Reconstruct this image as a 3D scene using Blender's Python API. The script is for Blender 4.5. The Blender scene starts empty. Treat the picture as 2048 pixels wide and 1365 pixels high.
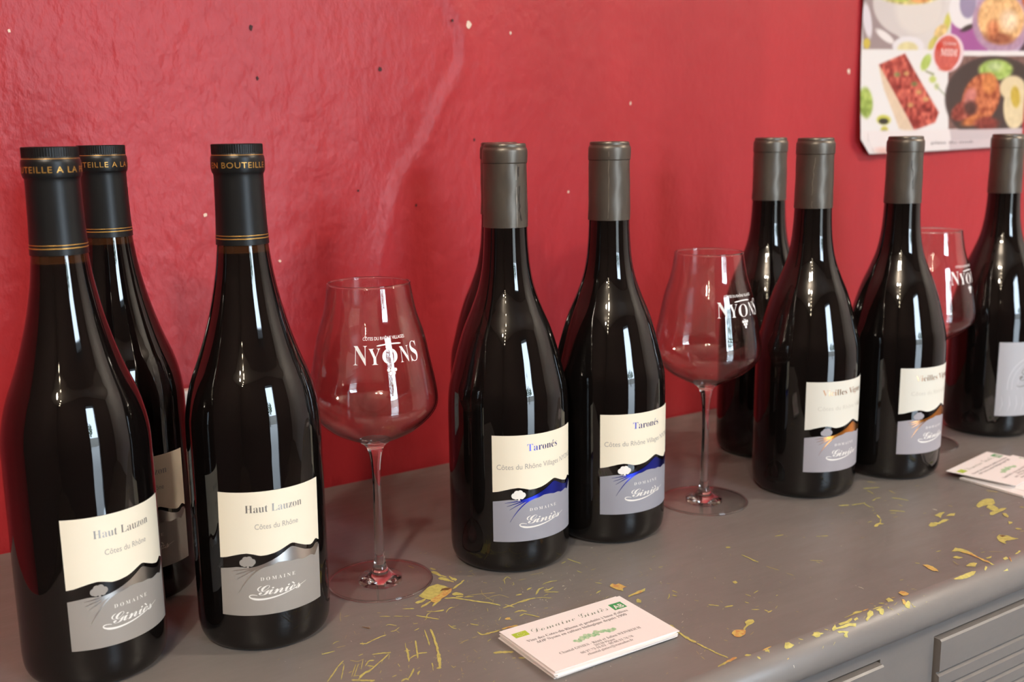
import bpy, math, random
import numpy as np
from mathutils import Matrix, Vector
random.seed(11)
C = bpy.context.scene.collection
S = bpy.context.scene
TZ = 0.90          # height of the sideboard's top above the floor
PI = math.pi
R = math.radians

# ------------------------------------------------------------------ camera
cd = bpy.data.cameras.new('camera')
cam = bpy.data.objects.new('camera', cd)
C.objects.link(cam)
cd.sensor_width = 36.0
cd.lens = 37.37
cd.clip_start = 0.02
rx = Vector((0.83618685, -0.54827385, -0.01368678))
uy = Vector((0.11570255, 0.15195713, 0.98159154))
fw = Vector((0.53610117, 0.82237754, -0.19050123))
m = Matrix((rx, uy, -fw)).transposed().to_4x4()
m.translation = Vector((0.0, -0.8505, TZ + 0.30545))
cam.matrix_world = m
cd.dof.use_dof = True
cd.dof.focus_distance = 0.69
cd.dof.aperture_fstop = 8.5
S.camera = cam

# ------------------------------------------------------------------ world (overcast sky seen through the doorway)
wd = bpy.data.worlds.new('sky')
S.world = wd
wd.use_nodes = True
bg = wd.node_tree.nodes['Background']
bg.inputs[0].default_value = (0.70, 0.85, 1.0, 1)
bg.inputs[1].default_value = 28.0

# ------------------------------------------------------------------ lamps of the room: warm ceiling spots, one added fill lamp, and portals in the openings
def lamp(name, loc, power, radius, col):
    l = bpy.data.lights.new(name, 'POINT')
    l.energy = power
    l.shadow_soft_size = radius
    l.color = col
    o = bpy.data.objects.new(name, l)
    o.location = loc
    C.objects.link(o)
    return o

WARM = (1.0, 0.89, 0.74)
lamp('ceiling_and_fill_lamp', (-0.80, -1.42, TZ + 1.55), 61, 0.05, WARM)
lamp('ceiling_and_fill_lamp', (-0.62, -1.66, TZ + 1.55), 20, 0.05, WARM)
lamp('ceiling_and_fill_lamp', (-1.45, -2.05, TZ + 1.55), 18, 0.04, WARM)
for k in range(6):                           # small spots of a rail that recedes from the sideboard
    lamp('rail_spot', (-0.72-0.17*k, -1.75-0.17*k, TZ + 1.50), 2.2, 0.022, (1.0, 0.84, 0.60))
lamp('ceiling_and_fill_lamp', (2.2, -1.7, TZ + 1.60), 98, 0.07, WARM)  # added fill lamp, brightens the right side of the red wall

def portal(loc, rot, sx, sy):
    l = bpy.data.lights.new('daylight_portal', 'AREA')
    l.shape = 'RECTANGLE'
    l.size, l.size_y = sx, sy
    l.cycles.is_portal = True
    o = bpy.data.objects.new('daylight_portal', l)
    o.location, o.rotation_euler = loc, rot
    C.objects.link(o)

DOOR = (0.52, 1.26, 0.0, 2.25)        # x0, x1, z0, z1 in the wall opposite (Y = -3)
portal(((DOOR[0]+DOOR[1])/2, -3.06, 1.12), (R(90), 0, 0), DOOR[1]-DOOR[0], 2.25)

vs = S.view_settings
S.display_settings.display_device = 'sRGB'
vs.view_transform = 'Standard'
vs.look = 'None'
vs.exposure = 0.0
vs.gamma = 1.0
vs.use_curve_mapping = False
S.cycles.use_denoising = True
S.cycles.max_bounces = 14
S.cycles.transmission_bounces = 14
S.cycles.glossy_bounces = 6
S.cycles.diffuse_bounces = 5
S.cycles.caustics_refractive = True
S.cycles.caustics_reflective = False
S.cycles.blur_glossy = 0.6
S.cycles.sample_clamp_indirect = 6.0


# worn spots of the sideboard top, in 1/100 mm: material letter, s = stroke / b = patch, then x,y[,z]
CHIPS = '''
ys 27672,-26410 27686,-26381 27778,-26516 27813,-26446 27902,-26587 27935,-26520 28005,-26698 28060,-26588 28125,-26775 28168,-26690 28259,-26825 28277,-26790
ys 28445,-26931 28459,-26904 28559,-27036 28604,-26946 28671,-27142 28726,-27037 28795,-27227 28838,-27143 28937,-27277 28956,-27240
fs 28971,-27338 28992,-27296 29114,-27469 29152,-27395 29288,-27541 29308,-27504
ys 29417,-26291 29434,-26257 29535,-26395 29572,-26323 29657,-26492 29716,-26377 29794,-26560 29836,-26478 29918,-26653 29971,-26549 30064,-26702 30091,-26651
ys 29694,-27762 29715,-27726 29786,-27890 29833,-27808 29900,-27979 29937,-27915 29992,-28102 30038,-28028 30095,-28207 30140,-28140 30173,-28352 30221,-28282 30265,-28476 30287,-28445
ys 27420,-27868 27430,-27828 27584,-27820 27610,-27748 27692,-27891 27734,-27814 27783,-28018 27832,-27939 27871,-28153 27916,-28081 27965,-28280 27986,-28246
ys 27288,-28745 27300,-28718 27392,-28826 27434,-28731 27524,-28852 27547,-28784 27685,-28777 27697,-28710 27852,-28672 27862,-28603 28018,-28569 28025,-28522
ys 27617,-28707 27640,-28682 27638,-28971 27667,-28941 27660,-29233 27684,-29209
ys 24991,-29164 25020,-29102 25086,-29275 25151,-29133 25207,-29329 25251,-29233 25323,-29407 25359,-29304 25483,-29359 25516,-29219 25641,-29301 25661,-29210 25802,-29231 25821,-29146 25949,-29216 25982,-29084 26107,-29157 26133,-29062 26252,-29157 26291,-29011 26416,-29084 26442,-28994 26565,-29061 26594,-28973 26699,-29091 26740,-28972 26863,-29035 26879,-28988
ys 26958,-28575 26974,-28584 26738,-29044 26750,-29050
ys 25215,-28983 25239,-28980 25138,-29245 25163,-29242
ys 22511,-29105 22523,-29064 22642,-29130 22667,-29048 22775,-29149 22809,-29038 22906,-29181 22941,-29061 23053,-29154 23076,-29078 23189,-29170 23214,-29087 23334,-29154 23349,-29104
ys 22601,-28876 22613,-28873 22540,-29141 22561,-29136
ys 23590,-28249 23595,-28218 23763,-28176 23775,-28101 23929,-28108 23950,-28031 24081,-28115 24090,-28091
fs 23602,-28813 23610,-28788 23734,-28856 23757,-28784 23878,-28860 23896,-28807 24016,-28887 24037,-28824 24163,-28886 24172,-28859
fs 25845,-24406 25856,-24417 25684,-24716 25706,-24739 25523,-25028 25547,-25042 25395,-25358 25430,-25370 25281,-25685 25292,-25689
fs 25776,-25140 25787,-25109 25943,-25196 25975,-25108 26134,-25186 26142,-25164
fs 24521,-28019 24516,-28002 24806,-27633 24801,-27613
ys 21460,-32326 21457,-32298 21600,-32237 21590,-32149 21735,-32101 21725,-32011 21870,-31964 21858,-31851 22008,-31829 21995,-31724 22146,-31685 22133,-31593 22282,-31530 22269,-31441 22421,-31389 22405,-31276 22558,-31224 22545,-31135 22694,-31059 22689,-31000 22835,-30964 22834,-30859 22978,-30857 22978,-30735 23123,-30708 23123,-30626 23268,-30581 23268,-30529
ys 23047,-30651 23068,-30627 23098,-30989 23119,-30965
ys 22228,-32539 22215,-32519 22363,-32348 22330,-32300 22479,-32128 22451,-32086 22613,-31929 22581,-31881 22727,-31699 22699,-31657 22863,-31498 22826,-31443 22985,-31272 22949,-31218 23107,-31043 23093,-31022
ys 24263,-30532 24273,-30492 24419,-30517 24443,-30427 24584,-30474 24595,-30432
ys 25010,-30841 25032,-30787 25118,-30904 25153,-30818 25230,-30957 25275,-30847 25347,-30998 25405,-30859 25462,-31044 25506,-30940 25585,-31070 25634,-30960 25689,-31138 25748,-31013 25799,-31198 25844,-31103 25913,-31247 25970,-31127 26033,-31284 26059,-31229
ys 23070,-33090 23072,-33027 23280,-32969 23284,-32843 23492,-32802 23498,-32677 23698,-32675 23717,-32535 23900,-32602 23927,-32467 24106,-32558 24126,-32415 24329,-32400 24336,-32302 24548,-32264 24556,-32140 24769,-32109 24777,-31999 24992,-31946 25000,-31862 25212,-31844 25223,-31723 25440,-31696 25449,-31562 25669,-31523 25678,-31405 25902,-31331 25905,-31282
ys 23222,-32879 23228,-32804 23364,-32815 23374,-32678 23507,-32735 23517,-32610 23649,-32630 23665,-32534 23755,-32669 23818,-32458 23877,-32672 23945,-32473 24018,-32635 24044,-32560
ys 24171,-31939 24198,-31891 24240,-32072 24311,-31947 24321,-32182 24397,-32049 24433,-32239 24457,-32197
ys 24124,-31828 24119,-31780 24281,-31701 24270,-31593 24429,-31540 24435,-31426 24551,-31495 24588,-31378 24651,-31570 24713,-31428 24791,-31570 24809,-31528
ys 24055,-31900 24050,-31872 24208,-31772 24195,-31688 24353,-31582 24349,-31556
ys 22846,-32597 22837,-32574 22989,-32408 22973,-32371 23126,-32204 23108,-32161 23271,-32013 23248,-31959 23410,-31805 23387,-31749 23555,-31606 23537,-31561 23691,-31380 23682,-31358
ys 22906,-32086 22915,-32042 23033,-32065 23048,-31995 23170,-32000 23175,-31976
ys 22972,-32679 22963,-32659 23107,-32517 23082,-32463 23227,-32320 23213,-32288 23356,-32137 23335,-32091 23483,-31948 23464,-31907 23616,-31769 23595,-31723 23748,-31585 23727,-31538 23870,-31375 23863,-31358
ys 23671,-31894 23683,-31882 23696,-32109 23708,-32059 23851,-31854 23828,-31822 23995,-31616 23972,-31583 24142,-31379 24117,-31343 24280,-31125 24268,-31107
fs 23601,-30744 23623,-30707 23674,-30871 23717,-30796 23753,-30985 23796,-30910 23839,-31091 23871,-31030 23937,-31175 23968,-31090 24085,-31125 24098,-31073 24216,-31122 24236,-31043 24362,-31062 24371,-31027
ys 22941,-32550 22954,-32520 23051,-32619 23075,-32561 23169,-32668 23195,-32608 23288,-32715 23300,-32688
ys 22679,-32933 22697,-32894 22747,-33067 22821,-32917 22858,-33116 22911,-33008 22948,-33205 23011,-33078 23051,-33269 23110,-33151 23129,-33385 23203,-33234 23229,-33455 23306,-33296 23342,-33499 23404,-33369 23431,-33590 23498,-33451 23548,-33625 23599,-33519 23630,-33732 23692,-33603 23753,-33753 23785,-33688
ys 23491,-33725 23509,-33665 23621,-33768 23665,-33619 23777,-33721 23802,-33637
ys 25557,-31943 25547,-31928 25725,-31695 25704,-31665 25881,-31426 25869,-31408
ys 24986,-32153 24976,-32122 25222,-31851 25213,-31824
ys 24387,-33162 24378,-33131 24590,-32923 24580,-32890
ys 24776,-33940 24788,-33901 24921,-33953 24948,-33859 25082,-33911 25093,-33871
ys 24965,-34700 24973,-34658 25109,-34698 25140,-34528 25253,-34635 25294,-34508 25320,-34680 25430,-34528 25379,-34809 25412,-34779
ys 25385,-34738 25378,-34696 25538,-34606 25526,-34538 25688,-34455 25675,-34383 25838,-34292 25825,-34225 25989,-34126 25971,-34041 26144,-33973 26122,-33878 26289,-33774 26282,-33744
ys 27074,-31232 27120,-31234 26958,-31472 27096,-31479 26853,-31711 27001,-31719 26789,-31943 26901,-31965 26666,-32163 26793,-32206 26578,-32399 26667,-32430 26493,-32634 26593,-32669 26391,-32862 26442,-32880
ys 26805,-31549 26828,-31502 26950,-31652 27007,-31534 27126,-31692 27147,-31649
ys 27338,-30622 27361,-30632 27192,-30913 27232,-30930 27062,-31207 27089,-31219
ys 26194,-33242 26216,-33254 26052,-33535 26076,-33547
ys 27977,-30709 27996,-30714 27855,-30948 27919,-30966 27737,-31186 27810,-31207 27635,-31427 27685,-31441 27533,-31665 27587,-31681 27412,-31895 27474,-31915 27324,-32134 27384,-32153 27222,-32366 27282,-32385 27114,-32595 27168,-32612 27020,-32826 27051,-32836
ys 26610,-32619 26617,-32578 26772,-32561 26788,-32470 26939,-32476 26958,-32388 27095,-32435 27116,-32361 27250,-32405 27273,-32331 27409,-32369 27425,-32318
ys 27363,-32335 27377,-32305 27462,-32409 27496,-32339 27585,-32433 27619,-32363 27690,-32497 27729,-32415 27815,-32517 27829,-32487
ys 25739,-32757 25785,-32736 25680,-33105 25725,-33085
ys 25475,-33475 25492,-33446 25568,-33578 25587,-33545
ys 26098,-34604 26085,-34561 26258,-34446 26230,-34349 26409,-34253 26394,-34200
ys 26416,-33931 26424,-33902 26621,-33882 26630,-33849
ys 29146,-29765 29175,-29764 29029,-30026 29099,-30022 28942,-30283 29014,-30279 28833,-30538 28905,-30536 28754,-30790 28831,-30790 28662,-31042 28708,-31042 28566,-31291 28634,-31292 28457,-31538 28542,-31539 28387,-31784 28412,-31785
ys 28565,-29519 28577,-29478 28758,-29495 28781,-29422 28967,-29424 28979,-29386
ys 28959,-28655 28974,-28620 29095,-28705 29119,-28649 29239,-28735 29260,-28690
ys 30707,-26014 30720,-25970 30878,-25981 30912,-25868 31047,-25952 31090,-25813 31222,-25903 31270,-25757 31405,-25831 31445,-25718 31583,-25782 31604,-25722
ys 30822,-25418 30837,-25377 31123,-25364 31141,-25313
ys 30574,-26766 30591,-26702 30761,-26726 30805,-26558 30956,-26661 31005,-26469 31154,-26586 31204,-26390 31377,-26417 31401,-26320
fs 27772,-25854 27789,-25817 27865,-25959 27901,-25887 27990,-26003 28004,-25974
fs 26669,-25800 26685,-25783 26698,-26140 26714,-26122
ys 33051,-20137 33073,-20107 33087,-20380 33155,-20285 33145,-20590 33205,-20507 33230,-20763 33259,-20723
ys 29799,-28608 29802,-28580 29985,-28502 29986,-28441 30175,-28315 30148,-28268 30308,-28026 30286,-27987 30435,-27911 30449,-27856 30588,-27901 30604,-27861
fs 26486,-27305 26506,-27293 26446,-27582 26468,-27569
bs 26069,-27200 26106,-27139 26144,-27337 26197,-27247 26232,-27450 26282,-27369 26287,-27617 26366,-27491 26391,-27705 26413,-27669
fs 29697,-25881 29711,-25852 29906,-25993 29925,-25954
fs 25415,-27393 25439,-27384 25327,-27778 25346,-27772
ys 34133,-21516 34233,-21372 34162,-21824 34328,-21587 34349,-21906 34403,-21830
ys 33824,-22153 33930,-21994 33889,-22350 34104,-22028 33920,-22580 34198,-22198 33982,-22751 34245,-22436 33990,-23003 34222,-22741 34110,-23136 34206,-23028
ys 34171,-23053 34228,-22979 34209,-23341 34325,-23191 34317,-23538 34374,-23465
ys 33716,-23445 33819,-23276 33789,-23638 34045,-23220 33893,-23772 34145,-23377 33946,-23970 34214,-23589 34040,-24114 34281,-23794 34152,-24245 34292,-24061
ys 34181,-24065 34236,-23996 34209,-24361 34331,-24208 34322,-24549 34385,-24470
ys 34538,-23495 34628,-23415 34463,-23822 34635,-23671 34416,-24158 34651,-23886 34532,-24307 34752,-23980 34700,-24342 34770,-24235
ys 34567,-23979 34606,-23946 34521,-24256 34608,-24181 34524,-24489 34565,-24454
ys 33686,-25508 33706,-25427 33863,-25482 33915,-25275 34056,-25393 34123,-25128 34268,-25241 34321,-25019 34475,-25108 34508,-24961 34665,-25052 34712,-24842 34889,-24845 34934,-24647 35105,-24685 35123,-24603
ys 30520,-26819 30549,-26717 30703,-26787 30779,-26516 30894,-26729 30953,-26516 31096,-26649 31158,-26386 31311,-26513 31349,-26332 31527,-26360 31549,-26256
ys 30525,-25994 30559,-25907 30615,-26167 30759,-25807 30786,-26140 30924,-25795 30942,-26171 31069,-25823 31150,-26053 31255,-25741 31358,-25919 31393,-25816
ys 31228,-27113 31244,-27007 31423,-27025 31461,-26780 31625,-26886 31663,-26659 31822,-26759 31861,-26584 32012,-26673 32063,-26483 32227,-26513 32247,-26439
ys 32478,-26481 32506,-26429 32577,-26611 32667,-26444 32704,-26687 32786,-26538 32842,-26744 32935,-26575 32981,-26797 33071,-26644 33092,-26894 33179,-26762 33160,-27062 33277,-26890 33256,-27189 33362,-27033 33365,-27297 33457,-27162 33475,-27403 33522,-27335
ys 33475,-27402 33532,-27321 33575,-27594 33662,-27469 33701,-27746 33801,-27604 33793,-27947 33908,-27782 33930,-28083 34009,-27970 34042,-28255 34159,-28087 34167,-28405 34261,-28272 34286,-28565 34399,-28404 34421,-28702 34523,-28557 34548,-28849 34639,-28720 34638,-29044 34753,-28888 34744,-29214 34852,-29075 34859,-29375 34946,-29267 34967,-29546 35016,-29486
ys 33216,-26261 33295,-26110 33286,-26452 33495,-26052 33430,-26477 33661,-26085 33509,-26607 33753,-26246 33645,-26675 33828,-26410 33769,-26763 33876,-26609
ys 33222,-26738 33272,-26646 33347,-26852 33433,-26695 33497,-26920 33579,-26770 33672,-26942 33710,-26874
ys 33730,-27049 33760,-26998 33846,-27198 33917,-27076 34018,-27252 34081,-27144 34171,-27339 34201,-27289
fs 33928,-26995 33952,-26948 34065,-27053 34105,-26975 34221,-27073 34249,-27020 34363,-27123 34408,-27035 34507,-27167 34548,-27089 34647,-27218 34689,-27141 34786,-27272 34828,-27198 34933,-27312 34965,-27257 35055,-27398 35102,-27316 35206,-27433 35243,-27368 35336,-27504 35381,-27425 35474,-27563 35525,-27472 35612,-27621 35662,-27531 35776,-27634 35794,-27601
fs 35242,-26660 35255,-26661 35069,-26983 35111,-26983 34924,-27311 34982,-27283 34909,-27575 34951,-27541 34891,-27830 34936,-27794 34874,-28086 34913,-28050 34892,-28308 34952,-28248 34919,-28519 34983,-28454 34965,-28709 34992,-28681
fs 34685,-28117 34698,-28085 34843,-28120 34880,-28031 35020,-28078 35041,-28030 35189,-28058 35214,-27999 35349,-28055 35387,-27974 35497,-28073 35537,-27998 35645,-28099 35679,-28035 35784,-28134 35826,-28069 35877,-28238 35914,-28192 35923,-28410 35981,-28342 35985,-28564 36039,-28501 36032,-28735 36081,-28678 36106,-28874 36135,-28841
fs 34670,-29073 34659,-29055 34915,-28758 34897,-28727 35156,-28429 35147,-28413
ys 30537,-27546 30562,-27500 30631,-27659 30676,-27576 30748,-27728 30789,-27654 30858,-27813 30902,-27732 30970,-27894 31018,-27803 31097,-27951 31158,-27827 31240,-27970 31290,-27869 31363,-28030 31410,-27935 31506,-28051 31528,-28007
ys 31119,-27978 31154,-27897 31257,-28017 31324,-27861 31386,-28080 31471,-27883 31567,-28020 31601,-27942
ys 31507,-28422 31508,-28356 31713,-28246 31714,-28141 31911,-28077 31928,-27984 32080,-28018 32129,-27885 32251,-27996 32277,-27935
fs 32509,-27962 32517,-27933 32770,-27859 32781,-27821
ys 29673,-27711 29706,-27660 29751,-27849 29822,-27737 29829,-27985 29905,-27866 29912,-28112 29985,-28000 30013,-28212 30062,-28137 30091,-28348 30166,-28231 30173,-28476 30259,-28343 30271,-28578 30336,-28479 30348,-28715 30414,-28613 30451,-28809 30514,-28712 30533,-28935 30604,-28828 30645,-29016 30671,-28977
ys 30012,-28377 30008,-28352 30191,-28192 30181,-28137 30363,-28011 30366,-27927 30523,-27908 30544,-27824 30687,-27848 30701,-27803
ys 28561,-29522 28570,-29489 28760,-29480 28779,-29406 28975,-29378 28983,-29345
ys 29842,-26530 29882,-26459 29919,-26675 30000,-26530 30059,-26705 30094,-26643
ys 29117,-29822 29163,-29817 29012,-30100 29068,-30095 28895,-30377 28982,-30369 28810,-30648 28882,-30643 28712,-30918 28791,-30914 28612,-31186 28677,-31184 28511,-31453 28605,-31449 28431,-31717 28473,-31715
ys 29459,-29910 29542,-29893 29353,-30170 29524,-30134 29288,-30419 29440,-30388 29205,-30670 29349,-30641 29102,-30920 29276,-30893 29044,-31159 29178,-31151 28905,-31404 29044,-31403 28820,-31649 28964,-31648 28723,-31892 28910,-31892 28673,-32131 28781,-32137 28546,-32365 28711,-32382 28424,-32600 28559,-32614 28369,-32840 28482,-32852 28282,-33075 28358,-33083
ys 28311,-32939 28421,-32958 28130,-33157 28391,-33203 28045,-33390 28239,-33425 27940,-33610 28172,-33668 27832,-33804 28015,-33895 27778,-34044 27899,-34128 27642,-34248 27781,-34344 27564,-34489 27627,-34533
ys 27350,-34562 27398,-34464 27462,-34646 27569,-34428 27613,-34650 27668,-34540
ys 27425,-33803 27501,-33807 27266,-34223 27323,-34226
ys 27263,-34210 27295,-34223 27076,-34605 27108,-34618
ys 28000,-30741 28035,-30754 27850,-31000 27921,-31025 27732,-31267 27797,-31290 27601,-31527 27680,-31555 27484,-31789 27564,-31819 27352,-32042 27444,-32078 27249,-32305 27322,-32333 27117,-32554 27209,-32590 27027,-32816 27059,-32828
ys 26651,-32585 26662,-32533 26817,-32535 26840,-32425 26985,-32469 27018,-32345 27140,-32447 27171,-32352 27305,-32409 27324,-32353
ys 27364,-32292 27389,-32239 27478,-32361 27518,-32280 27595,-32425 27640,-32334 27717,-32479 27759,-32394 27848,-32514 27873,-32464
ys 26151,-34461 26157,-34356 26421,-34282 26427,-34189
ys 26800,-35813 26825,-35812 26745,-35984 26765,-35984
ys 25610,-34556 25603,-34525 25773,-34425 25756,-34343 25928,-34250 25911,-34168 26090,-34102 26071,-34010 26241,-33891 26232,-33850
ys 30743,-29982 30769,-29960 30718,-30249 30783,-30194 30708,-30507 30784,-30432 30764,-30696 30829,-30610 30881,-30803 30911,-30759
ys 30792,-30373 30811,-30335 30904,-30446 30957,-30343 31046,-30462 31064,-30425
fs 30024,-32660 30033,-32626 30171,-32644 30198,-32553 30330,-32587 30360,-32494 30484,-32545 30516,-32459 30624,-32547 30657,-32465 30778,-32517 30788,-32493
fs 30309,-32348 30324,-32344 30179,-32757 30196,-32753
fs 31018,-32429 31031,-32400 31202,-32476 31241,-32390 31414,-32464 31433,-32423
ys 31725,-31924 31770,-31889 31698,-32140 31793,-32065 31697,-32347 31803,-32234 31767,-32476 31851,-32348 31900,-32509 31952,-32413 32014,-32569 32096,-32397 32170,-32538 32215,-32441 32307,-32546 32375,-32398 32447,-32548 32503,-32427 32565,-32599 32631,-32455 32709,-32594 32775,-32451 32849,-32597 32918,-32449 33014,-32547 33045,-32482
ys 31967,-32499 32012,-32402 32088,-32566 32191,-32345 32232,-32580 32307,-32421 32416,-32514 32454,-32433
os 33191,-32519 33232,-32433 33301,-32589 33385,-32414 33445,-32589 33535,-32403 33606,-32555 33672,-32418 33717,-32619 33816,-32425 33853,-32632 33935,-32480 33996,-32637 34081,-32480 34122,-32675 34225,-32487 34279,-32655 34320,-32581
ys 33900,-32569 33945,-32492 33998,-32665 34091,-32507 34136,-32693 34236,-32524 34283,-32706 34327,-32632
ys 34895,-29990 34925,-29924 35084,-30007 35136,-29894 35281,-30005 35349,-29860 35476,-30014 35536,-29882 35700,-29960 35758,-29828 35907,-29942 35957,-29829 36127,-29896 36183,-29772 36326,-29899 36399,-29740 36550,-29849 36602,-29739 36759,-29834 36817,-29715 36959,-29833 37015,-29727 37130,-29887 37198,-29768 37307,-29936 37382,-29804 37524,-29914 37559,-29854
ys 36300,-29860 36334,-29794 36425,-29942 36529,-29738 36588,-29949 36705,-29721 36747,-29964 36841,-29782 36933,-29928 37020,-29760 37124,-29885 37168,-29799
ys 35287,-29624 35323,-29580 35352,-29806 35409,-29738 35410,-29997 35492,-29899 35487,-30163 35569,-30066 35581,-30308 35609,-30276
ys 38006,-29431 37991,-29382 38228,-29252 38200,-29074 38425,-29053 38444,-28873 38642,-28884 38667,-28766
ys 37758,-28581 37802,-28476 37980,-28554 38071,-28335 38239,-28438 38265,-28375
ys 36677,-28849 36726,-28761 36855,-28939 36964,-28745 37092,-28924 37139,-28841
ys 35405,-30957 35436,-30900 35543,-31036 35614,-30906 35700,-31066 35801,-30912 35781,-31201 35875,-31085 35902,-31305 35937,-31263
ys 35156,-30967 35181,-30909 35351,-31003 35414,-30858 35598,-30921 35636,-30836
ys 35545,-31471 35584,-31422 35625,-31611 35691,-31529 35700,-31757 35764,-31678 35779,-31898 35851,-31810 35858,-32037 35947,-31930 35950,-32161 36006,-32094 36017,-32314 36085,-32233 36129,-32414 36160,-32377
ys 35138,-31611 35161,-31551 35314,-31609 35383,-31434 35529,-31512 35553,-31451
os 34108,-31461 34155,-31371 34221,-31616 34388,-31302 34451,-31553 34529,-31406
ys 34267,-31450 34296,-31414 34314,-31644 34402,-31535 34418,-31766 34461,-31713
ys 33719,-31351 33718,-31286 34071,-31043 34071,-30979
fs 33330,-31607 33355,-31586 33332,-31912 33361,-31887
ys 31947,-30753 31983,-30703 32012,-30899 32090,-30786 32098,-31012 32162,-30921 32183,-31127 32259,-31019 32298,-31199 32322,-31166
ys 32426,-30356 32446,-30316 32632,-30403 32653,-30362
fs 31633,-30244 31652,-30218 31761,-30421 31779,-30394
fs 32950,-30256 32975,-30234 32959,-30566 32977,-30550
ys 34029,-29398 34063,-29406 33814,-29816 33844,-29823
ys 34204,-27277 34228,-27252 34218,-27389 34253,-27352
fs 30347,-33776 30367,-33761 30323,-34017 30362,-33989 30322,-34240 30343,-34225
ys 31085,-34864 31142,-34763 31165,-34991 31291,-34770 31299,-35024 31415,-34822 31417,-35085 31558,-34842 31553,-35112 31644,-34962 31625,-35243 31782,-34995 31754,-35286 31884,-35083 31897,-35309 31983,-35174 31969,-35442 32098,-35242 32128,-35441 32187,-35350
ys 31666,-36032 31692,-35988 31842,-36103 31876,-36045
ys 31990,-36212 32028,-36158 32052,-36341 32159,-36189 32162,-36400 32241,-36288 32266,-36469 32316,-36399
ys 28223,-34736 28248,-34717 28209,-35037 28264,-34954 28426,-34955 28433,-34927
fs 28613,-35219 28628,-35222 28482,-35474 28519,-35480 28377,-35731 28393,-35733
fs 29294,-34867 29307,-34841 29502,-34940 29521,-34903
fs 30090,-31190 30106,-31170 30161,-31327 30184,-31297
fs 29483,-33997 29505,-33966 29546,-34076 29566,-34049
ys 31617,-33375 31633,-33315 31925,-33242 31941,-33183
fs 29976,-34877 29989,-34845 30197,-34874 30210,-34841
fs 36418,-27082 36441,-27057 36449,-27354 36493,-27331 36229,-27763 36247,-27768
ys 37078,-26884 37050,-26880 37268,-26549 37220,-26541 37438,-26224 37408,-26174 37634,-26069 37655,-25965 37846,-25958 37897,-25868 37871,-26122 37939,-26061 37848,-26392 37889,-26360
fs 37211,-26256 37224,-26225 37414,-26224 37447,-26139 37641,-26130 37655,-26096
ys 37374,-27338 37393,-27292 37580,-27281 37554,-27242 37717,-26894 37679,-26909
fs 35973,-25758 35996,-25726 36042,-25918 36105,-25829 36153,-26018 36178,-25983
fs 36089,-23597 36108,-23556 36251,-23620 36291,-23535 36427,-23613 36448,-23569
fs 35618,-24164 35639,-24129 35773,-24299 35814,-24231 35947,-24402 35972,-24361
fs 36164,-23884 36193,-23860 36137,-24144 36179,-24109 36117,-24396 36149,-24370
fs 38214,-26849 38230,-26820 38372,-26923 38417,-26845 38561,-26945 38594,-26886 38751,-26964 38768,-26936
fs 35534,-23218 35556,-23181 35687,-23325 35711,-23284
fs 35562,-21523 35588,-21484 35706,-21729 35733,-21688
fs 34857,-18627 34876,-18581 35035,-18623 35051,-18584
fs 35145,-18825 35164,-18784 35297,-18870 35320,-18824
ws 34758,-20474 34783,-20447 34760,-20595 34783,-20570
fs 37685,-27958 37709,-27949 37531,-28375 37560,-28365
ys 43239,-25726 43271,-25694 43243,-25946 43310,-25880 43276,-26137 43337,-26076 43312,-26325 43388,-26248 43351,-26508 43417,-26441 43409,-26672 43462,-26617 43443,-26858 43521,-26778 43516,-27005 43548,-26971
ys 42377,-26198 42399,-26152 42593,-26184 42649,-26071 42849,-26091 42873,-26042
fs 42554,-26804 42569,-26777 42826,-26792 42847,-26755
fs 43497,-27552 43528,-27528 43452,-27916 43473,-27901
ys 42487,-27896 42535,-27849 42509,-28141 42588,-28064 42570,-28348 42608,-28311
fs 43390,-28351 43409,-28320 43562,-28389 43614,-28304 43766,-28374 43787,-28340
ws 41929,-28255 41947,-28252 41785,-28539 41800,-28536
ws 41208,-28756 41238,-28741 41111,-29063 41130,-29053
ws 40098,-29432 40142,-29365 40248,-29482 40282,-29431
ws 39865,-29975 39876,-29941 40165,-29815 40174,-29786
ys 42332,-30228 42356,-30202 42397,-30390 42447,-30334 42476,-30534 42547,-30456 42570,-30662 42599,-30630
ys 42753,-30147 42772,-30111 43009,-30110 43028,-30074
ys 41297,-31707 41327,-31633 41546,-31648 41611,-31487 41820,-31528 41852,-31449
ys 39137,-28439 39155,-28397 39335,-28397 39371,-28315 39524,-28369 39574,-28269 39696,-28377 39759,-28260 39875,-28372 39942,-28256 40042,-28389 40088,-28317 40189,-28444 40238,-28366 40346,-28482 40384,-28424
ys 37868,-29506 37859,-29466 38111,-29289 38098,-29175 38338,-29082 38356,-28948 38559,-28953 38599,-28843 38752,-28902 38809,-28793 38934,-28904 38969,-28843
ys 38684,-29259 38729,-29191 38775,-29375 38874,-29225 38914,-29426 39004,-29276 39093,-29411 39165,-29256 39306,-29313 39354,-29192 39506,-29236 39531,-29174
ys 39007,-29004 39041,-28982 38921,-29384 38952,-29365
ys 38564,-29516 38595,-29471 38672,-29636 38743,-29535 38814,-29708 38869,-29629 38929,-29817 39006,-29708 39071,-29888 39148,-29781 39189,-29994 39262,-29891 39334,-30062 39375,-30004
ys 38170,-29997 38183,-29967 38383,-29959 38418,-29877 38610,-29891 38624,-29857
ys 37561,-29922 37580,-29893 37683,-30020 37725,-29956 37822,-30093 37860,-30035 37959,-30167 38007,-30098 38062,-30287 38123,-30207 38178,-30393 38220,-30338 38302,-30488 38325,-30458
ys 37172,-29796 37189,-29768 37332,-29911 37382,-29833 37525,-29974 37548,-29939
ys 38194,-30479 38232,-30414 38409,-30515 38452,-30441
ws 37715,-30386 37734,-30361 37787,-30455 37808,-30427
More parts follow.
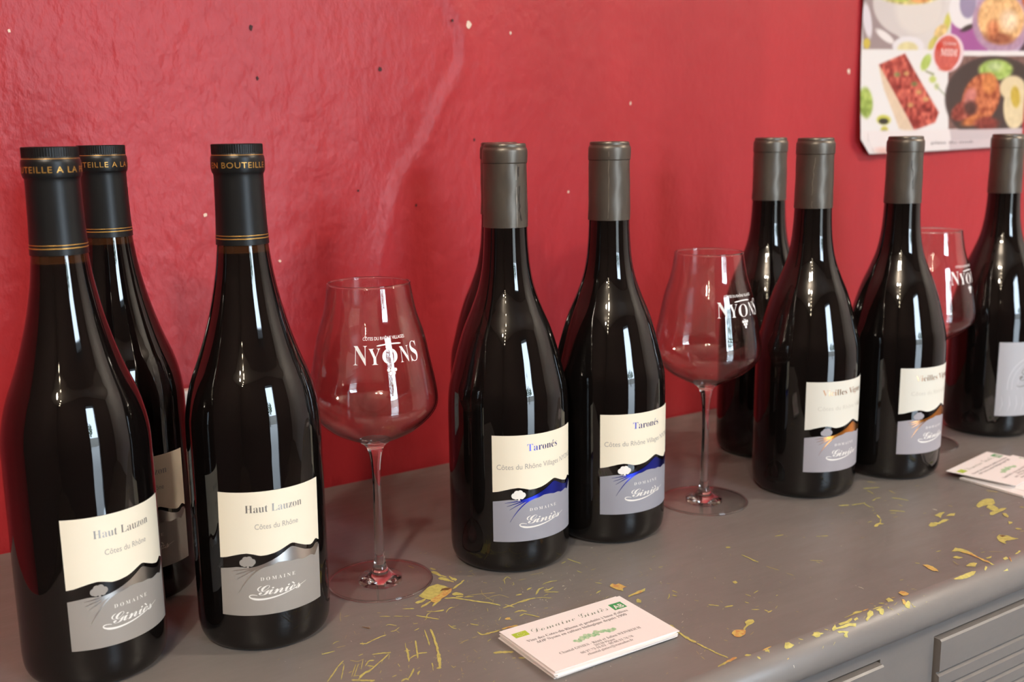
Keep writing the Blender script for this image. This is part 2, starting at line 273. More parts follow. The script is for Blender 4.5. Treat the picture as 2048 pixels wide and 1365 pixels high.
ws 37868,-30756 37891,-30747 37806,-30924 37830,-30914
ys 37101,-31567 37123,-31531 37349,-31632 37372,-31594
fs 37605,-31673 37629,-31655 37593,-31859 37613,-31845
ys 35775,-31847 35795,-31823 35845,-32014 35907,-31939 35929,-32163 35988,-32093 35992,-32336 36067,-32248 36100,-32457 36132,-32419
ys 41398,-32608 41410,-32582 41724,-32510 41736,-32483
fs 40737,-31087 40754,-31058 41050,-31083 41060,-31065
fs 45445,-25884 45465,-25860 45561,-26043 45582,-26018
fs 45411,-26235 45436,-26214 45389,-26527 45408,-26511
fs 47435,-26728 47462,-26703 47453,-26964 47479,-26941
ys 48479,-29056 48503,-29016 48842,-28999 48861,-28970
ys 47631,-30759 47662,-30718 47787,-30819 47847,-30741 47981,-30830 48004,-30801
ys 46999,-30490 47033,-30466 46945,-30828 46987,-30799
fs 46069,-30469 46095,-30450 46027,-30796 46062,-30770
fs 45576,-31057 45596,-31043 45558,-31278 45583,-31259
ys 45992,-32716 46020,-32695 45975,-33002 46002,-32982
fs 46226,-33176 46244,-33155 46328,-33268 46365,-33227 46448,-33339 46472,-33313
ys 45273,-34526 45309,-34549 44994,-34828 45019,-34902 44675,-35061 44669,-35117
ys 45765,-34327 45797,-34300 45797,-34509 45860,-34455 45851,-34672 45881,-34647
ys 45376,-34764 45405,-34739 45424,-34930 45463,-34895 45485,-35083 45506,-35064
fs 44388,-31062 44407,-31039 44468,-31125 44489,-31099
fs 44781,-30012 44805,-29983 44862,-30059 44886,-30030
fs 45501,-30138 45518,-30137 45401,-30302 45421,-30301
ws 45878,-25098 45905,-25057 46034,-25120 46061,-25078
fs 45485,-29138 45505,-29121 45489,-29233 45510,-29216
fs 45687,-27364 45714,-27339 45710,-27634 45734,-27612
fs 39342,-26605 39357,-26578 39508,-26638 39538,-26586 39678,-26665 39706,-26617 39847,-26697 39877,-26644 40021,-26720 40050,-26668 40209,-26718 40240,-26661 40395,-26720 40411,-26692
ws 40163,-26915 40177,-26893 40268,-26947 40287,-26916
ys 38059,-28501 38075,-28459 38264,-28423 38284,-28368
ys 42193,-38079 42284,-38030 42107,-38324 42335,-38203 42027,-38564 42258,-38442 42020,-38764 42195,-38673 41948,-38998 42143,-38896 41946,-39194 42021,-39155
ys 41933,-39206 42034,-39144 41897,-39400 42085,-39284 41868,-39587 42027,-39490 41830,-39780 42001,-39675 41789,-39977 42031,-39822 41840,-40114 42059,-39969 41813,-40298 41982,-40187 41800,-40473 41983,-40353 41879,-40586 41964,-40531
ys 41839,-40330 41970,-40226 41787,-40542 42021,-40358 41848,-40665 42050,-40507 41944,-40760 42055,-40674
ys 41901,-40861 41952,-40826 41880,-41035 42004,-40950 41913,-41172 42024,-41095 41875,-41356 42038,-41245 41885,-41506 42015,-41419 41911,-41646 42049,-41553 41964,-41767 42026,-41725
ys 41968,-41764 42007,-41738 41940,-41933 42069,-41846 41961,-42068 42069,-41997 41980,-42205 42093,-42130 41953,-42371 42060,-42300 41977,-42505 42108,-42414 42008,-42632 42097,-42568 42025,-42768 42141,-42685 42067,-42886 42147,-42828 42097,-43011 42205,-42934 42112,-43147 42218,-43072 42162,-43257 42210,-43223
ys 40930,-43721,9 40969,-43645 41100,-43709 41174,-43581 41276,-43696,17 41350,-43569 41435,-43720,10 41543,-43529 41632,-43665 41728,-43502 41836,-43606 41874,-43542
os 41661,-43610 41715,-43527 41826,-43630 41946,-43446 41970,-43682 42110,-43469 42181,-43633 42334,-43403 42377,-43607 42514,-43405 42572,-43584 42647,-43474
fs 41211,-41560 41233,-41552 41127,-41765 41165,-41752 41055,-41965 41077,-41957
fs 40994,-42176 41017,-42165 40923,-42404 40994,-42370 40904,-42607 40931,-42594
ys 54095,-32505 54148,-32466 54089,-32697 54192,-32623 54066,-32902 54176,-32823 54096,-33067 54195,-32996 54093,-33256 54199,-33180 54078,-33451 54182,-33379 54076,-33637 54170,-33573 54065,-33829 54186,-33746 54055,-34019 54157,-33949 54074,-34189 54134,-34148
ys 54030,-33576 54083,-33536 53998,-33814 54152,-33698 54064,-33977 54164,-33902 54112,-34153 54177,-34104
fs 54023,-34998 54051,-34978 54028,-35192 54113,-35129 54053,-35370 54133,-35311 54089,-35539 54173,-35477 54114,-35717 54209,-35645 54173,-35868 54268,-35796 54245,-36008 54287,-35976
fs 54302,-36633 54326,-36616 54292,-36816 54359,-36769 54328,-36965 54394,-36920 54333,-37137 54415,-37080 54371,-37285 54407,-37260
ys 46245,-37317 46298,-37267 46302,-37454 46400,-37360 46423,-37528 46507,-37448 46509,-37636 46571,-37576 46580,-37758 46684,-37659 46699,-37833 46736,-37798
ys 46847,-38203 46899,-38140 46975,-38269 47101,-38117 47139,-38294 47243,-38168 47272,-38354 47414,-38184 47470,-38337 47521,-38276
ys 45981,-37441 46022,-37398 46078,-37496 46119,-37452
ys 49978,-37749 50012,-37694 50242,-37707 50307,-37601 50538,-37614 50566,-37570
ys 49388,-37541 49430,-37509 49424,-37758 49507,-37696 49483,-37958 49523,-37928
ys 48504,-38362 48553,-38324 48502,-38531 48601,-38455 48581,-38638 48639,-38592
ys 48030,-39432 48066,-39396 48147,-39548 48221,-39477 48282,-39647 48357,-39575 48447,-39717 48479,-39687
fs 48523,-39302 48550,-39271 48785,-39346 48819,-39306
ys 48565,-40343 48605,-40285 48764,-40369 48857,-40233 49033,-40294 49073,-40236
ys 48666,-39944 48705,-39917 48653,-40117 48765,-40039 48710,-40241 48754,-40211
ys 49441,-40203 49451,-40163 49831,-39998 49838,-39971
ys 50918,-38861 50986,-38789 51052,-38882 51113,-38818
fs 49708,-39302 49733,-39277 49956,-39412 49979,-39389
ys 58817,-31369 58863,-31320 59007,-31404 59106,-31299 59185,-31453 59283,-31349 59374,-31492 59463,-31397 59580,-31512 59638,-31451
fs 59702,-30826 59739,-30787 59907,-30866 59951,-30820
fs 59516,-31791 59565,-31750 59575,-31905 59635,-31855
ys 61382,-33173 61445,-33118 61601,-33342 61671,-33281
ys 57394,-36080 57430,-36049 57513,-36203 57583,-36143 57645,-36315 57702,-36265 57783,-36421 57850,-36364 57939,-36512 57961,-36493
ys 57547,-36509 57601,-36471 57614,-36790 57656,-36761
fs 60334,-32784 60379,-32735 60547,-32816 60606,-32754
ys 45780,-34284 45825,-34249 45791,-34522 45872,-34459 45828,-34739 45869,-34707
ys 45267,-34869 45303,-34831 45345,-35013 45423,-34931 45480,-35097 45523,-35052
fs 45967,-36285 46013,-36243 46095,-36523 46134,-36487
ws 43065,-38248 43076,-38216 43291,-38154 43301,-38127
fs 47299,-37308 47334,-37291 47207,-37614 47246,-37594
fs 55044,-38098 55075,-38074 55104,-38194 55148,-38159
fs 52771,-37426 52815,-37400 52745,-37634 52776,-37615
fs 50179,-41270 50218,-41241 50244,-41400 50274,-41378
fs 43558,-41461 43584,-41440 43589,-41593 43646,-41548 43650,-41701 43680,-41678
ys 44829,-40444 44873,-40418 44817,-40607 44849,-40589
fs 45391,-41918 45401,-41894 45618,-41846 45637,-41799 45856,-41747 45868,-41719
ys 54159,-30838 54277,-30718 54243,-30987 54451,-30775 54428,-31031 54528,-30930
ys 43162,-43640 43231,-43566 43247,-43731,7 43414,-43547 43374,-43773,-5 43480,-43653 43546,-43766,-3 43587,-43720,10
os 44535,-43762,-2 44550,-43733,6 44703,-43791,-10 44751,-43697,16 44888,-43787,-9 44949,-43675 45090,-43754,0 45131,-43677 45290,-43724,9 45317,-43676
ys 44611,-43876,-35 44660,-43808,-15 44742,-43946,-55 44854,-43794,-11 44954,-43907,-44 44991,-43858,-30
ys 44889,-43756,0 44938,-43750,1 44802,-43911,-45 44913,-43898,-41 44765,-44059,-87 44807,-44054,-86
ys 43781,-44018,-75 43833,-43994,-69 43787,-44128,-136 43931,-44074,-98 43884,-44193,-182 43940,-44172,-167
ys 47480,-43889,-39 47512,-43866,-32 47555,-43996,-69 47628,-43944,-54 47685,-44062,-88 47718,-44039,-81
ys 47212,-44151,-152 47217,-44133,-139 47316,-44149,-151 47322,-44124,-134
os 45766,-44616,-597 45752,-44590,-567 45904,-44599,-578 45887,-44568,-541
ws 46080,-44799,-964 46113,-44800,-967 46081,-44865,-1117 46107,-44866,-1119
ys 68175,-29619 68265,-29541 68320,-29717 68442,-29613 68443,-29835 68638,-29668 68649,-29881 68794,-29757 68771,-30001 68944,-29850 69014,-30014 69069,-29967
ys 69165,-30116 69225,-30062 69299,-30214 69429,-30098 69489,-30263 69647,-30122 69707,-30287 69843,-30164 69887,-30346 69999,-30245 70096,-30378 70211,-30274 70309,-30408 70427,-30300 70553,-30410 70618,-30349
ys 70349,-30412 70413,-30380 70136,-30780 70271,-30709 70039,-31086 70194,-31000 69991,-31362 70068,-31317
ys 69423,-32008 69475,-31947 69750,-31932 69796,-31878
ys 69025,-32462 69078,-32416 69226,-32519 69293,-32460
ys 70263,-31217 70310,-31197 69979,-31659 70029,-31639
ys 68862,-32834 69051,-32758 68631,-33164 68924,-33047 68471,-33463 68650,-33392
ys 68451,-33538 68494,-33594 67745,-34030 67797,-34097
ys 67862,-34014 67729,-34181 67510,-34074 67323,-34304 67248,-34055 66840,-34504 66815,-34218 66636,-34401
ys 67427,-34280 67498,-34221 67533,-34390 67725,-34231 67751,-34408 67827,-34345
ys 66948,-33507 66976,-33479 67173,-33545 67275,-33445 67467,-33516 67506,-33478
ys 71393,-30414 71453,-30354 71711,-30422 71848,-30266 72235,-30197 72275,-30143
ys 72234,-30189 72278,-30152 72363,-30313 72495,-30204 72601,-30348 72650,-30308
ys 73308,-27970 73379,-27910 73450,-28069 73593,-27950 73607,-28156 73788,-28006 73796,-28217 73914,-28119 73969,-28291 74088,-28193 74121,-28382 74249,-28277 74311,-28443 74439,-28338 74491,-28511 74605,-28419 74662,-28588 74734,-28529
ys 73178,-28453 73243,-28412 73103,-28708 73268,-28607 73070,-28933 73183,-28870 72925,-29221 73043,-29161 72837,-29481 72881,-29459
fs 75103,-26919 75151,-26883 75147,-27116 75309,-26997 75270,-27255 75407,-27155 75351,-27425 75465,-27341 75484,-27556 75528,-27523
ys 70602,-32729 70641,-32700 70677,-32889 70804,-32795 70825,-32994 70951,-32901 70922,-33136 71062,-33034 71066,-33244 71167,-33172 71182,-33372 71291,-33294 71262,-33525 71396,-33431 71405,-33635 71460,-33595
ys 70163,-33173 70221,-33129 70329,-33328 70430,-33251 70543,-33446 70608,-33396
fs 69524,-33945 69564,-33909 69739,-33995 69819,-33923 70022,-33983 70057,-33952
ys 73320,-30859 73380,-30816 73380,-31028 73505,-30940 73460,-31184 73611,-31077 73585,-31306 73697,-31228 73665,-31460 73784,-31378 73699,-31642 73810,-31570 73776,-31798 73889,-31725 73797,-31990 73928,-31905 73880,-32141 73925,-32112
fs 72394,-32212 72462,-32172 72311,-32498 72478,-32399 72339,-32717 72410,-32675
fs 74682,-29547 74774,-29493 74560,-29853 74773,-29729 74498,-30124 74666,-30026 74524,-30342 74590,-30304
fs 72129,-31012 72169,-30974 72447,-31022 72489,-30984
ys 61650,-33301 61681,-33274 61775,-33399 61853,-33330 61900,-33496 61988,-33418 62049,-33572 62150,-33483 62229,-33621 62267,-33588
ys 57915,-36530 57983,-36479 58016,-36713 58064,-36677
fs 66942,-30876 66983,-30839 67193,-30963 67242,-30919
fs 66185,-32983 66243,-32943 66210,-33104 66259,-33071
fs 64410,-32017 64446,-31984 64634,-32082 64670,-32049
fs 63885,-35340 63919,-35307 64191,-35365 64214,-35344
fs 77504,-30119 77559,-30076 77836,-30246 77900,-30196
fs 72234,-34754 72300,-34701 72494,-34839 72555,-34791
ys 63145,-40679 63184,-40653 63217,-40808 63280,-40767 63317,-40919 63348,-40898
ys 66104,-40271 66145,-40236 66327,-40333 66438,-40239 66626,-40331 66669,-40295
fs 66342,-39668 66382,-39636 66587,-39740 66610,-39722
ws 73732,-34540 73786,-34508 73737,-34739 73863,-34663 73784,-34912 73854,-34870
ys 75130,-40888 75233,-40830 75075,-41086 75414,-40895 75227,-41168 75451,-41042 75337,-41273 75443,-41213
ys 74888,-41463 74953,-41419 75183,-41568 75226,-41540
ys 79883,-38289 79956,-38248 79934,-38457 80082,-38375 80027,-38601 80096,-38563
ys 68648,-42228 68692,-42195 68979,-42306 69021,-42275
fs 69274,-42405 69295,-42391 69347,-42524 69415,-42481 69462,-42616 69520,-42581 69572,-42713 69631,-42676 69693,-42802 69731,-42778 69796,-42902 69850,-42867 69916,-42991 69963,-42961 70046,-43074 70071,-43058
fs 69288,-41745 69337,-41715 69371,-41897 69429,-41863
ys 63128,-40674 63174,-40643 63179,-40832 63290,-40757 63315,-40932 63354,-40906
fs 65645,-41943 65674,-41932 65468,-42219 65565,-42181 65344,-42475 65440,-42431 65385,-42653 65418,-42636
fs 65196,-41060 65238,-41039 65173,-41135 65227,-41108
fs 73109,-39908 73157,-39885 73082,-39998 73135,-39972
fs 73026,-40334 73087,-40295 73140,-40414 73197,-40377
fs 74273,-41572 74302,-41554 74328,-41628 74383,-41593
ws 80722,-37677 80763,-37652 80793,-37730 80845,-37698
fs 81395,-34318 81475,-34270 81397,-34531 81572,-34428 81486,-34693 81683,-34578 81581,-34851 81715,-34773 81633,-35034 81843,-34911 81770,-35166 81836,-35128
fs 76536,-36313 76570,-36287 76867,-36360 76932,-36309
fs 75561,-37611 75607,-37584 75681,-37855 75731,-37825
fs 76549,-38816 76604,-38799 76396,-39009 76442,-38994
fs 75491,-34735 75546,-34703 75505,-34928 75638,-34850 75548,-35103 75626,-35058
ws 56516,-41056 56551,-41034 56539,-41267 56601,-41230 56542,-41490 56572,-41473
ws 56534,-40795 56558,-40780 56541,-40871 56571,-40852
ws 53760,-41413 53789,-41398 53725,-41579 53763,-41559
ys 59714,-41978 59755,-41942 59992,-42036 60037,-41996
ys 59122,-43342 59165,-43308 59339,-43415 59372,-43388
ys 59212,-43532 59249,-43507 59284,-43608 59328,-43578
ys 59408,-42821 59444,-42781 59493,-42809 59525,-42774
ys 51990,-43652 52022,-43614 52185,-43653 52227,-43604 52369,-43668 52429,-43597 52579,-43651 52629,-43594 52765,-43665 52851,-43566 52965,-43662 53055,-43560 53197,-43624 53225,-43592
ys 52888,-43566 52976,-43480 53015,-43655 53237,-43437 53203,-43686 53433,-43456 53390,-43727,8 53559,-43546 53643,-43684 53718,-43607
os 53690,-43701 53747,-43635 53945,-43723,9 54052,-43601 54231,-43702 54276,-43654
os 54976,-43182 54998,-43165 55138,-43367 55172,-43341
os 56799,-43483 56833,-43451 56951,-43525 57022,-43459 57144,-43531 57173,-43503
ys 56323,-44105,-120 56321,-44081,-104 56735,-44016,-75 56744,-43987,-66
ys 55832,-44179,-172 55879,-44164,-162 55946,-44332,-279 55978,-44321,-272
ys 55706,-44056,-86 55793,-44038,-81 55695,-44169,-165 55769,-44157,-156
ys 55490,-43533 55558,-43480 55604,-43652 55736,-43549 55779,-43727,8 55848,-43669
ys 55772,-43813,-17 55805,-43786,-9 55942,-43863,-31 55971,-43838,-24
ys 54869,-43632 54949,-43569 54971,-43707 55046,-43648
ys 54553,-43844,-26 54585,-43804,-14 54768,-43852,-28 54823,-43783,-8 54965,-43878,-35 55047,-43788,-10 55154,-43909,-44 55252,-43816,-18 55368,-43924,-48 55407,-43887,-38
ys 57774,-44357,-295 57819,-44347,-290 57822,-44485,-445 57855,-44482,-441
ys 57780,-44501,-464 57814,-44481,-440 57962,-44549,-519 58001,-44525,-491
ys 56138,-44526,-492 56184,-44518,-483 56200,-44592,-569 56229,-44587,-563
ys 56677,-44488,-448 56699,-44470,-427 56760,-44503,-465 56785,-44482,-441
ys 55523,-44635,-619 55538,-44628,-612 55570,-44651,-639 55584,-44645,-631
ys 48783,-44695,-726 48760,-44689,-712 48919,-44642,-628 48901,-44634,-618
ys 49743,-44716,-775 49722,-44711,-762 49961,-44659,-644 49948,-44646,-632
ys 53223,-44168,-164 53214,-44158,-157 53459,-44084,-106 53447,-44071,-96
ys 47538,-43964,-60 47562,-43946,-55 47695,-44066,-93 47713,-44052,-83
ys 49783,-43926,-49 49831,-43892,-39 49952,-44072,-97 50005,-44030,-79
ys 50005,-44110,-124 50021,-44096,-114 50098,-44136,-142 50114,-44122,-132
ys 59083,-44523,-489 59087,-44509,-473 59260,-44519,-485 59263,-44511,-475
ys 59249,-44192,-181 59277,-44179,-172 59309,-44227,-206 59335,-44215,-197
yb 31236,-25157 31433,-25001 31645,-24873 31878,-24685 32026,-24561 32181,-24473 32318,-24339 32546,-24217 32679,-24198 32809,-24172 32924,-24194 33061,-24176 33240,-24144 33291,-24284 33349,-24444 33418,-24587 33493,-24698 33532,-24906 33546,-25091 33636,-25253 33443,-25507 33246,-25670 33096,-25733 32953,-25730 32749,-25824 32624,-25812 32355,-25995 32161,-26095 31984,-26079 31843,-26149 31682,-26151 31543,-26090 31483,-25981 31424,-25860 31372,-25661 31298,-25599 31266,-25381
ob 31635,-26083 31795,-26047 31937,-26021 32090,-25909 32284,-25860 32402,-25803 32576,-25674 32776,-25534 32871,-25477 33108,-25298 33364,-25192 33467,-25275 33578,-25321 33684,-25410 33491,-25691 33295,-25917 33099,-26014 32855,-26170 32686,-26276 32515,-26332 32286,-26429 32163,-26495 31953,-26643 31759,-26724 31599,-26703 31543,-26548 31484,-26413
bb 32758,-25360 33086,-25064 33163,-25068 33316,-25064 33438,-25087 33567,-25216 33703,-25328 33483,-25421 33293,-25513 33117,-25392 32978,-25333
ob 42776,-31303 42971,-31140 43207,-31042 43218,-31318 43374,-31318 43560,-31282 43587,-31464 43599,-31646 43580,-31864 43636,-31972 43666,-32053 43524,-32050 43423,-32031 43185,-32147 42951,-32264 42847,-32102 42803,-31943 42789,-31791 42762,-31626 42768,-31440
yb 42981,-31765 43043,-31923 43124,-32039 43201,-32205 43026,-32436 42972,-32301 42947,-32199 42857,-32078
yb 42829,-33215 43153,-33146 43336,-33118 43560,-33078 43762,-33018 43920,-32984 44122,-33004 44333,-32976 44564,-32919 44251,-33253 44089,-33287 43932,-33266 43793,-33268 43625,-33285 43474,-33297 43306,-33283 43091,-33346 42958,-33343 42702,-33415
ob 43045,-33296 43243,-33193 43385,-33195 43597,-33139 43753,-33121 43957,-33101 44116,-33089 44099,-33246 43911,-33323 43711,-33346 43560,-33362 43337,-33335 43197,-33300
yb 42884,-33992 43072,-33926 43061,-34119 43083,-34264 42856,-34511 42773,-34446 42622,-34335
ob 44539,-41146 44754,-41012 44995,-40925 45157,-40939 45316,-41043 45408,-41127 45524,-41213 45611,-41300 45240,-41634 45051,-41719 44859,-41727 44660,-41796 44521,-41720 44462,-41626 44441,-41465 44529,-41312
yb 46363,-40468 46602,-40394 46845,-40333 46945,-40416 47062,-40512 46896,-40792 46589,-40894 46402,-40919 46193,-40945 46055,-40994 45808,-41103 45504,-41270 45582,-41116 45793,-40974 45978,-40896 46184,-40794
yb 46019,-44092,-111 46187,-43963,-60 46408,-43807,-15 46491,-43844,-25 46663,-43868,-33 46676,-43962,-59 46735,-44064,-88 46824,-44151,-152 46700,-44175,-169 46492,-44215,-197 46268,-44207,-192 46090,-44185,-176
yb 50125,-35561 50441,-35567 50346,-35872 50042,-35920
yb 48627,-43999,-70 48854,-43934,-51 49095,-43886,-38 49230,-43960,-59 49261,-44030,-79 49183,-44128,-136 49064,-44213,-195 48896,-44204,-189 48738,-44196,-184 48664,-44110,-124
yb 77281,-36094 77746,-35885 78286,-35713 78613,-35628 78995,-35562 79381,-35548 79661,-35568 79765,-35726 79936,-35862 79629,-36199 79300,-36463 79011,-36690 78502,-36720 78367,-36649 78185,-36522 77935,-36487 77774,-36424 77384,-36479 77059,-36466
yb 77583,-36811 78243,-36572 78510,-36678 78540,-36886 78454,-37078 78314,-37367 78101,-37579 77679,-37693 77374,-37751 77344,-37565 77380,-37369 77473,-37142
yb 76305,-37986 76707,-37690 77086,-37633 77213,-37653 77515,-37647 77760,-37652 78055,-37612 78254,-37609 78497,-37641 78637,-37732 78848,-37823 78465,-37942 78112,-38007 77800,-38043 77514,-38042 77245,-38064 76916,-38103 76596,-38159 76384,-38138
yb 77401,-38333 77568,-38398 77665,-38500 77482,-38718 77219,-39021 76804,-39182 76980,-38973 76969,-38824
yb 76164,-39638 76189,-39815 76296,-39915 76007,-40081 75591,-40075
yb 70305,-36615 71023,-36319 71114,-36468 71379,-36491 71441,-36726 70774,-37019 70618,-37001 70358,-37023 70194,-36855
yb 71222,-36773 71636,-36633 71975,-36564 72325,-36420 72432,-36509 72563,-36579 72697,-36675 72792,-36757 72460,-36819 72143,-36867 71928,-36908 71659,-36884 71429,-36911 71145,-36978
yb 72634,-35481 72890,-35470 73130,-35449 73482,-35346 73639,-35419 73866,-35453 73960,-35527 73561,-35661 73246,-35760 72813,-35986 72446,-36194 72636,-35840 72555,-35703
yb 73057,-36152 73300,-36121 73591,-36036 73910,-35978 74120,-36008 74197,-36114 74483,-36107 73793,-36489 73627,-36353 73487,-36264 73302,-36195
yb 72322,-41115 72668,-40991 73004,-40898 73027,-41044 73153,-41103 73142,-41249 73291,-41302 73325,-41492 73265,-41728 73302,-41847 73286,-42003 73406,-42108 73358,-42271 73237,-42172 72995,-42142 72838,-42074 72673,-42045 72450,-42009 72374,-41927 72049,-41961 71740,-42279 71639,-42144 71696,-41905 71747,-41729 71888,-41517
bb 72745,-41067 72910,-41123 73070,-41130 73068,-41301 73144,-41412 72886,-41370 72657,-41371
yb 67095,-40860 67493,-40746 67984,-40570 68013,-40768 68128,-40885 68195,-41035 68183,-41174 68184,-41319 68191,-41458 68117,-41672 68111,-41822 67945,-42096 67720,-42152 67704,-41989 67648,-41875 67635,-41732 67576,-41608 67536,-41470 67571,-41323 67571,-41154 67481,-41073 67302,-41019 67237,-40940
ob 67636,-41250 67704,-41336 67816,-41409 67880,-41529 68003,-41591 67981,-41779 67925,-41939 67904,-42145 67882,-42304 67789,-42459 67712,-42701 67693,-42876 67729,-43017 67607,-43201 67681,-43354 67608,-43519 67618,-43649 67479,-43661 67367,-43494 67391,-43398 67351,-43273 67417,-43091 67534,-42867 67583,-42742 67539,-42574 67628,-42408 67594,-42290 67643,-42122 67651,-41970 67704,-41848 67654,-41690 67605,-41538 67565,-41438
yb 67484,-43581 67563,-43741,4 67559,-43896,-41 67592,-43990,-67 67352,-43934,-51 67390,-43776,-6
yb 66166,-41599 66551,-41542 66687,-41635 66673,-41819 66755,-41926 66746,-42058 66584,-41997 66355,-42003 66237,-41884 66200,-41766
yb 68012,-43010 68242,-43019 68495,-43026 68740,-43019 68355,-43216 68162,-43210 67983,-43166
yb 65597,-43045 65872,-42993 66276,-42912 66414,-42957 66580,-43005 66630,-43120 66688,-43234 66327,-43355 65998,-43540 65891,-43416 65838,-43343 65734,-43229 65609,-43158
ob 63279,-41194 63438,-41304 63583,-41389 63581,-41507 63564,-41661 63596,-41792 63493,-41990 63430,-42211 63333,-42370 63147,-42585 63114,-42417 62965,-42378 62914,-42219 63002,-42010 62978,-41869 63140,-41593 63184,-41423
yb 68996,-43733,6 69209,-43729,7 69462,-43661 69446,-43785,-9 69393,-43916,-46 68924,-43936,-52
ob 69623,-43812,-17 69608,-43920,-47 69489,-44055,-85 69410,-44197,-185 69294,-44188,-179 69385,-44052,-83
yb 70435,-43769,-4 70673,-43714,12 70916,-43680 71268,-43567 71306,-43699,16 70945,-43784,-8 70655,-43826,-20
yb 67881,-44495,-456 68182,-44476,-434 68469,-44446,-399 68440,-44549,-520 68148,-44521,-487
yb 66306,-44029,-78 66741,-43828,-21 66806,-43951,-56 66515,-44069,-95 66273,-44144,-148
yb 62796,-43838,-24 63030,-43862,-31 63194,-43845,-26 63446,-43847,-26 63599,-43842,-25 63858,-43818,-18 64024,-43839,-24 64204,-43834,-23 64390,-43811,-16 64612,-43809,-16 64766,-43820,-19 65043,-43831,-22 65189,-43816,-18 65380,-43892,-39 65487,-43921,-48 65199,-44053,-84 64909,-44133,-140 64698,-44126,-135 64467,-44151,-153 64329,-44147,-150 64073,-44152,-153 63835,-44117,-129 63627,-44110,-124 63413,-44071,-96 63251,-44015,-74 63082,-43968,-61 62997,-43879,-36
ob 57877,-43221 58276,-43131 58355,-43258 58438,-43387 58409,-43510 58391,-43695,17 58128,-43768,-4 57903,-43738,5 57787,-43699,16 57815,-43532 57875,-43368
ob 57372,-43887,-38 57487,-43977,-64 57455,-44169,-165 57278,-44293,-251 57092,-44227,-205 57205,-44085,-106
yb 57235,-44027,-78 57320,-44128,-136 57376,-44221,-202 57533,-44166,-163 57729,-44132,-139 57753,-44221,-201 57734,-44308,-262 57572,-44399,-344 57476,-44464,-420 57431,-44518,-483 57235,-44460,-415 57121,-44399,-344 57161,-44276,-240 57178,-44155,-155
yb 56386,-43365 56545,-43359 56778,-43315 56766,-43471 56731,-43622 56684,-43771,-5 56572,-43806,-15 56406,-43752,1 56188,-43728,8 56313,-43534
yb 54674,-43918,-47 54912,-43926,-49 55141,-43886,-38 55189,-43972,-62 55275,-44080,-102 55121,-44246,-219 54863,-44361,-299 54684,-44252,-223 54802,-44111,-124 54710,-44058,-87
yb 53852,-43920,-47 54086,-43858,-29 54242,-43793,-11 54342,-43974,-63 54163,-44174,-168 53913,-44202,-188 53687,-44253,-224 53486,-44321,-272 53294,-44372,-312 53286,-44247,-219 53603,-44151,-153 53649,-44076,-100
yb 52422,-44002,-71 52570,-43980,-64 52837,-43940,-53 52780,-44111,-124 52624,-44097,-114 52434,-44120,-131
yb 51078,-43915,-46 51242,-43898,-41 51423,-43902,-42 51531,-43906,-43 51704,-43931,-51 51884,-43925,-49 52058,-43888,-38 52231,-43863,-31 52435,-43858,-30 52335,-43983,-65 52093,-44052,-83 51867,-44097,-115 51696,-44092,-111 51534,-44074,-99 51328,-44083,-105 51112,-44072,-97
yb 50306,-44068,-95 50580,-43966,-60 50865,-43849,-27 50750,-43984,-66 50705,-44095,-114 50849,-44112,-125 51050,-44118,-130 51241,-44121,-132 51363,-44123,-132 51528,-44102,-118 51694,-44121,-131 51867,-44116,-128 52009,-44151,-152 52080,-44185,-176 52275,-44230,-208 52379,-44256,-226 52183,-44403,-349 52049,-44378,-320 51947,-44324,-274 51773,-44263,-231 51650,-44253,-224 51462,-44270,-236 51308,-44255,-225 51131,-44245,-218 50936,-44216,-198 50759,-44187,-177 50569,-44180,-172 50392,-44205,-190 50251,-44182,-174
yb 50554,-44285,-246 50770,-44321,-271 50934,-44365,-302 51088,-44390,-334 51291,-44439,-391 51431,-44478,-436 51268,-44518,-483 51185,-44560,-531 51117,-44671,-671 50891,-44626,-609 50885,-44526,-492 51077,-44483,-442 50946,-44435,-386 50768,-44416,-364 50591,-44392,-336
yb 48531,-43990,-67 48772,-43936,-52 48891,-43843,-25 49067,-43908,-44 49203,-43975,-63 49259,-44056,-86 49388,-44085,-106 49489,-44134,-140 49313,-44148,-151 49119,-44131,-138 48882,-44226,-205 48801,-44179,-172 48689,-44132,-139
'''
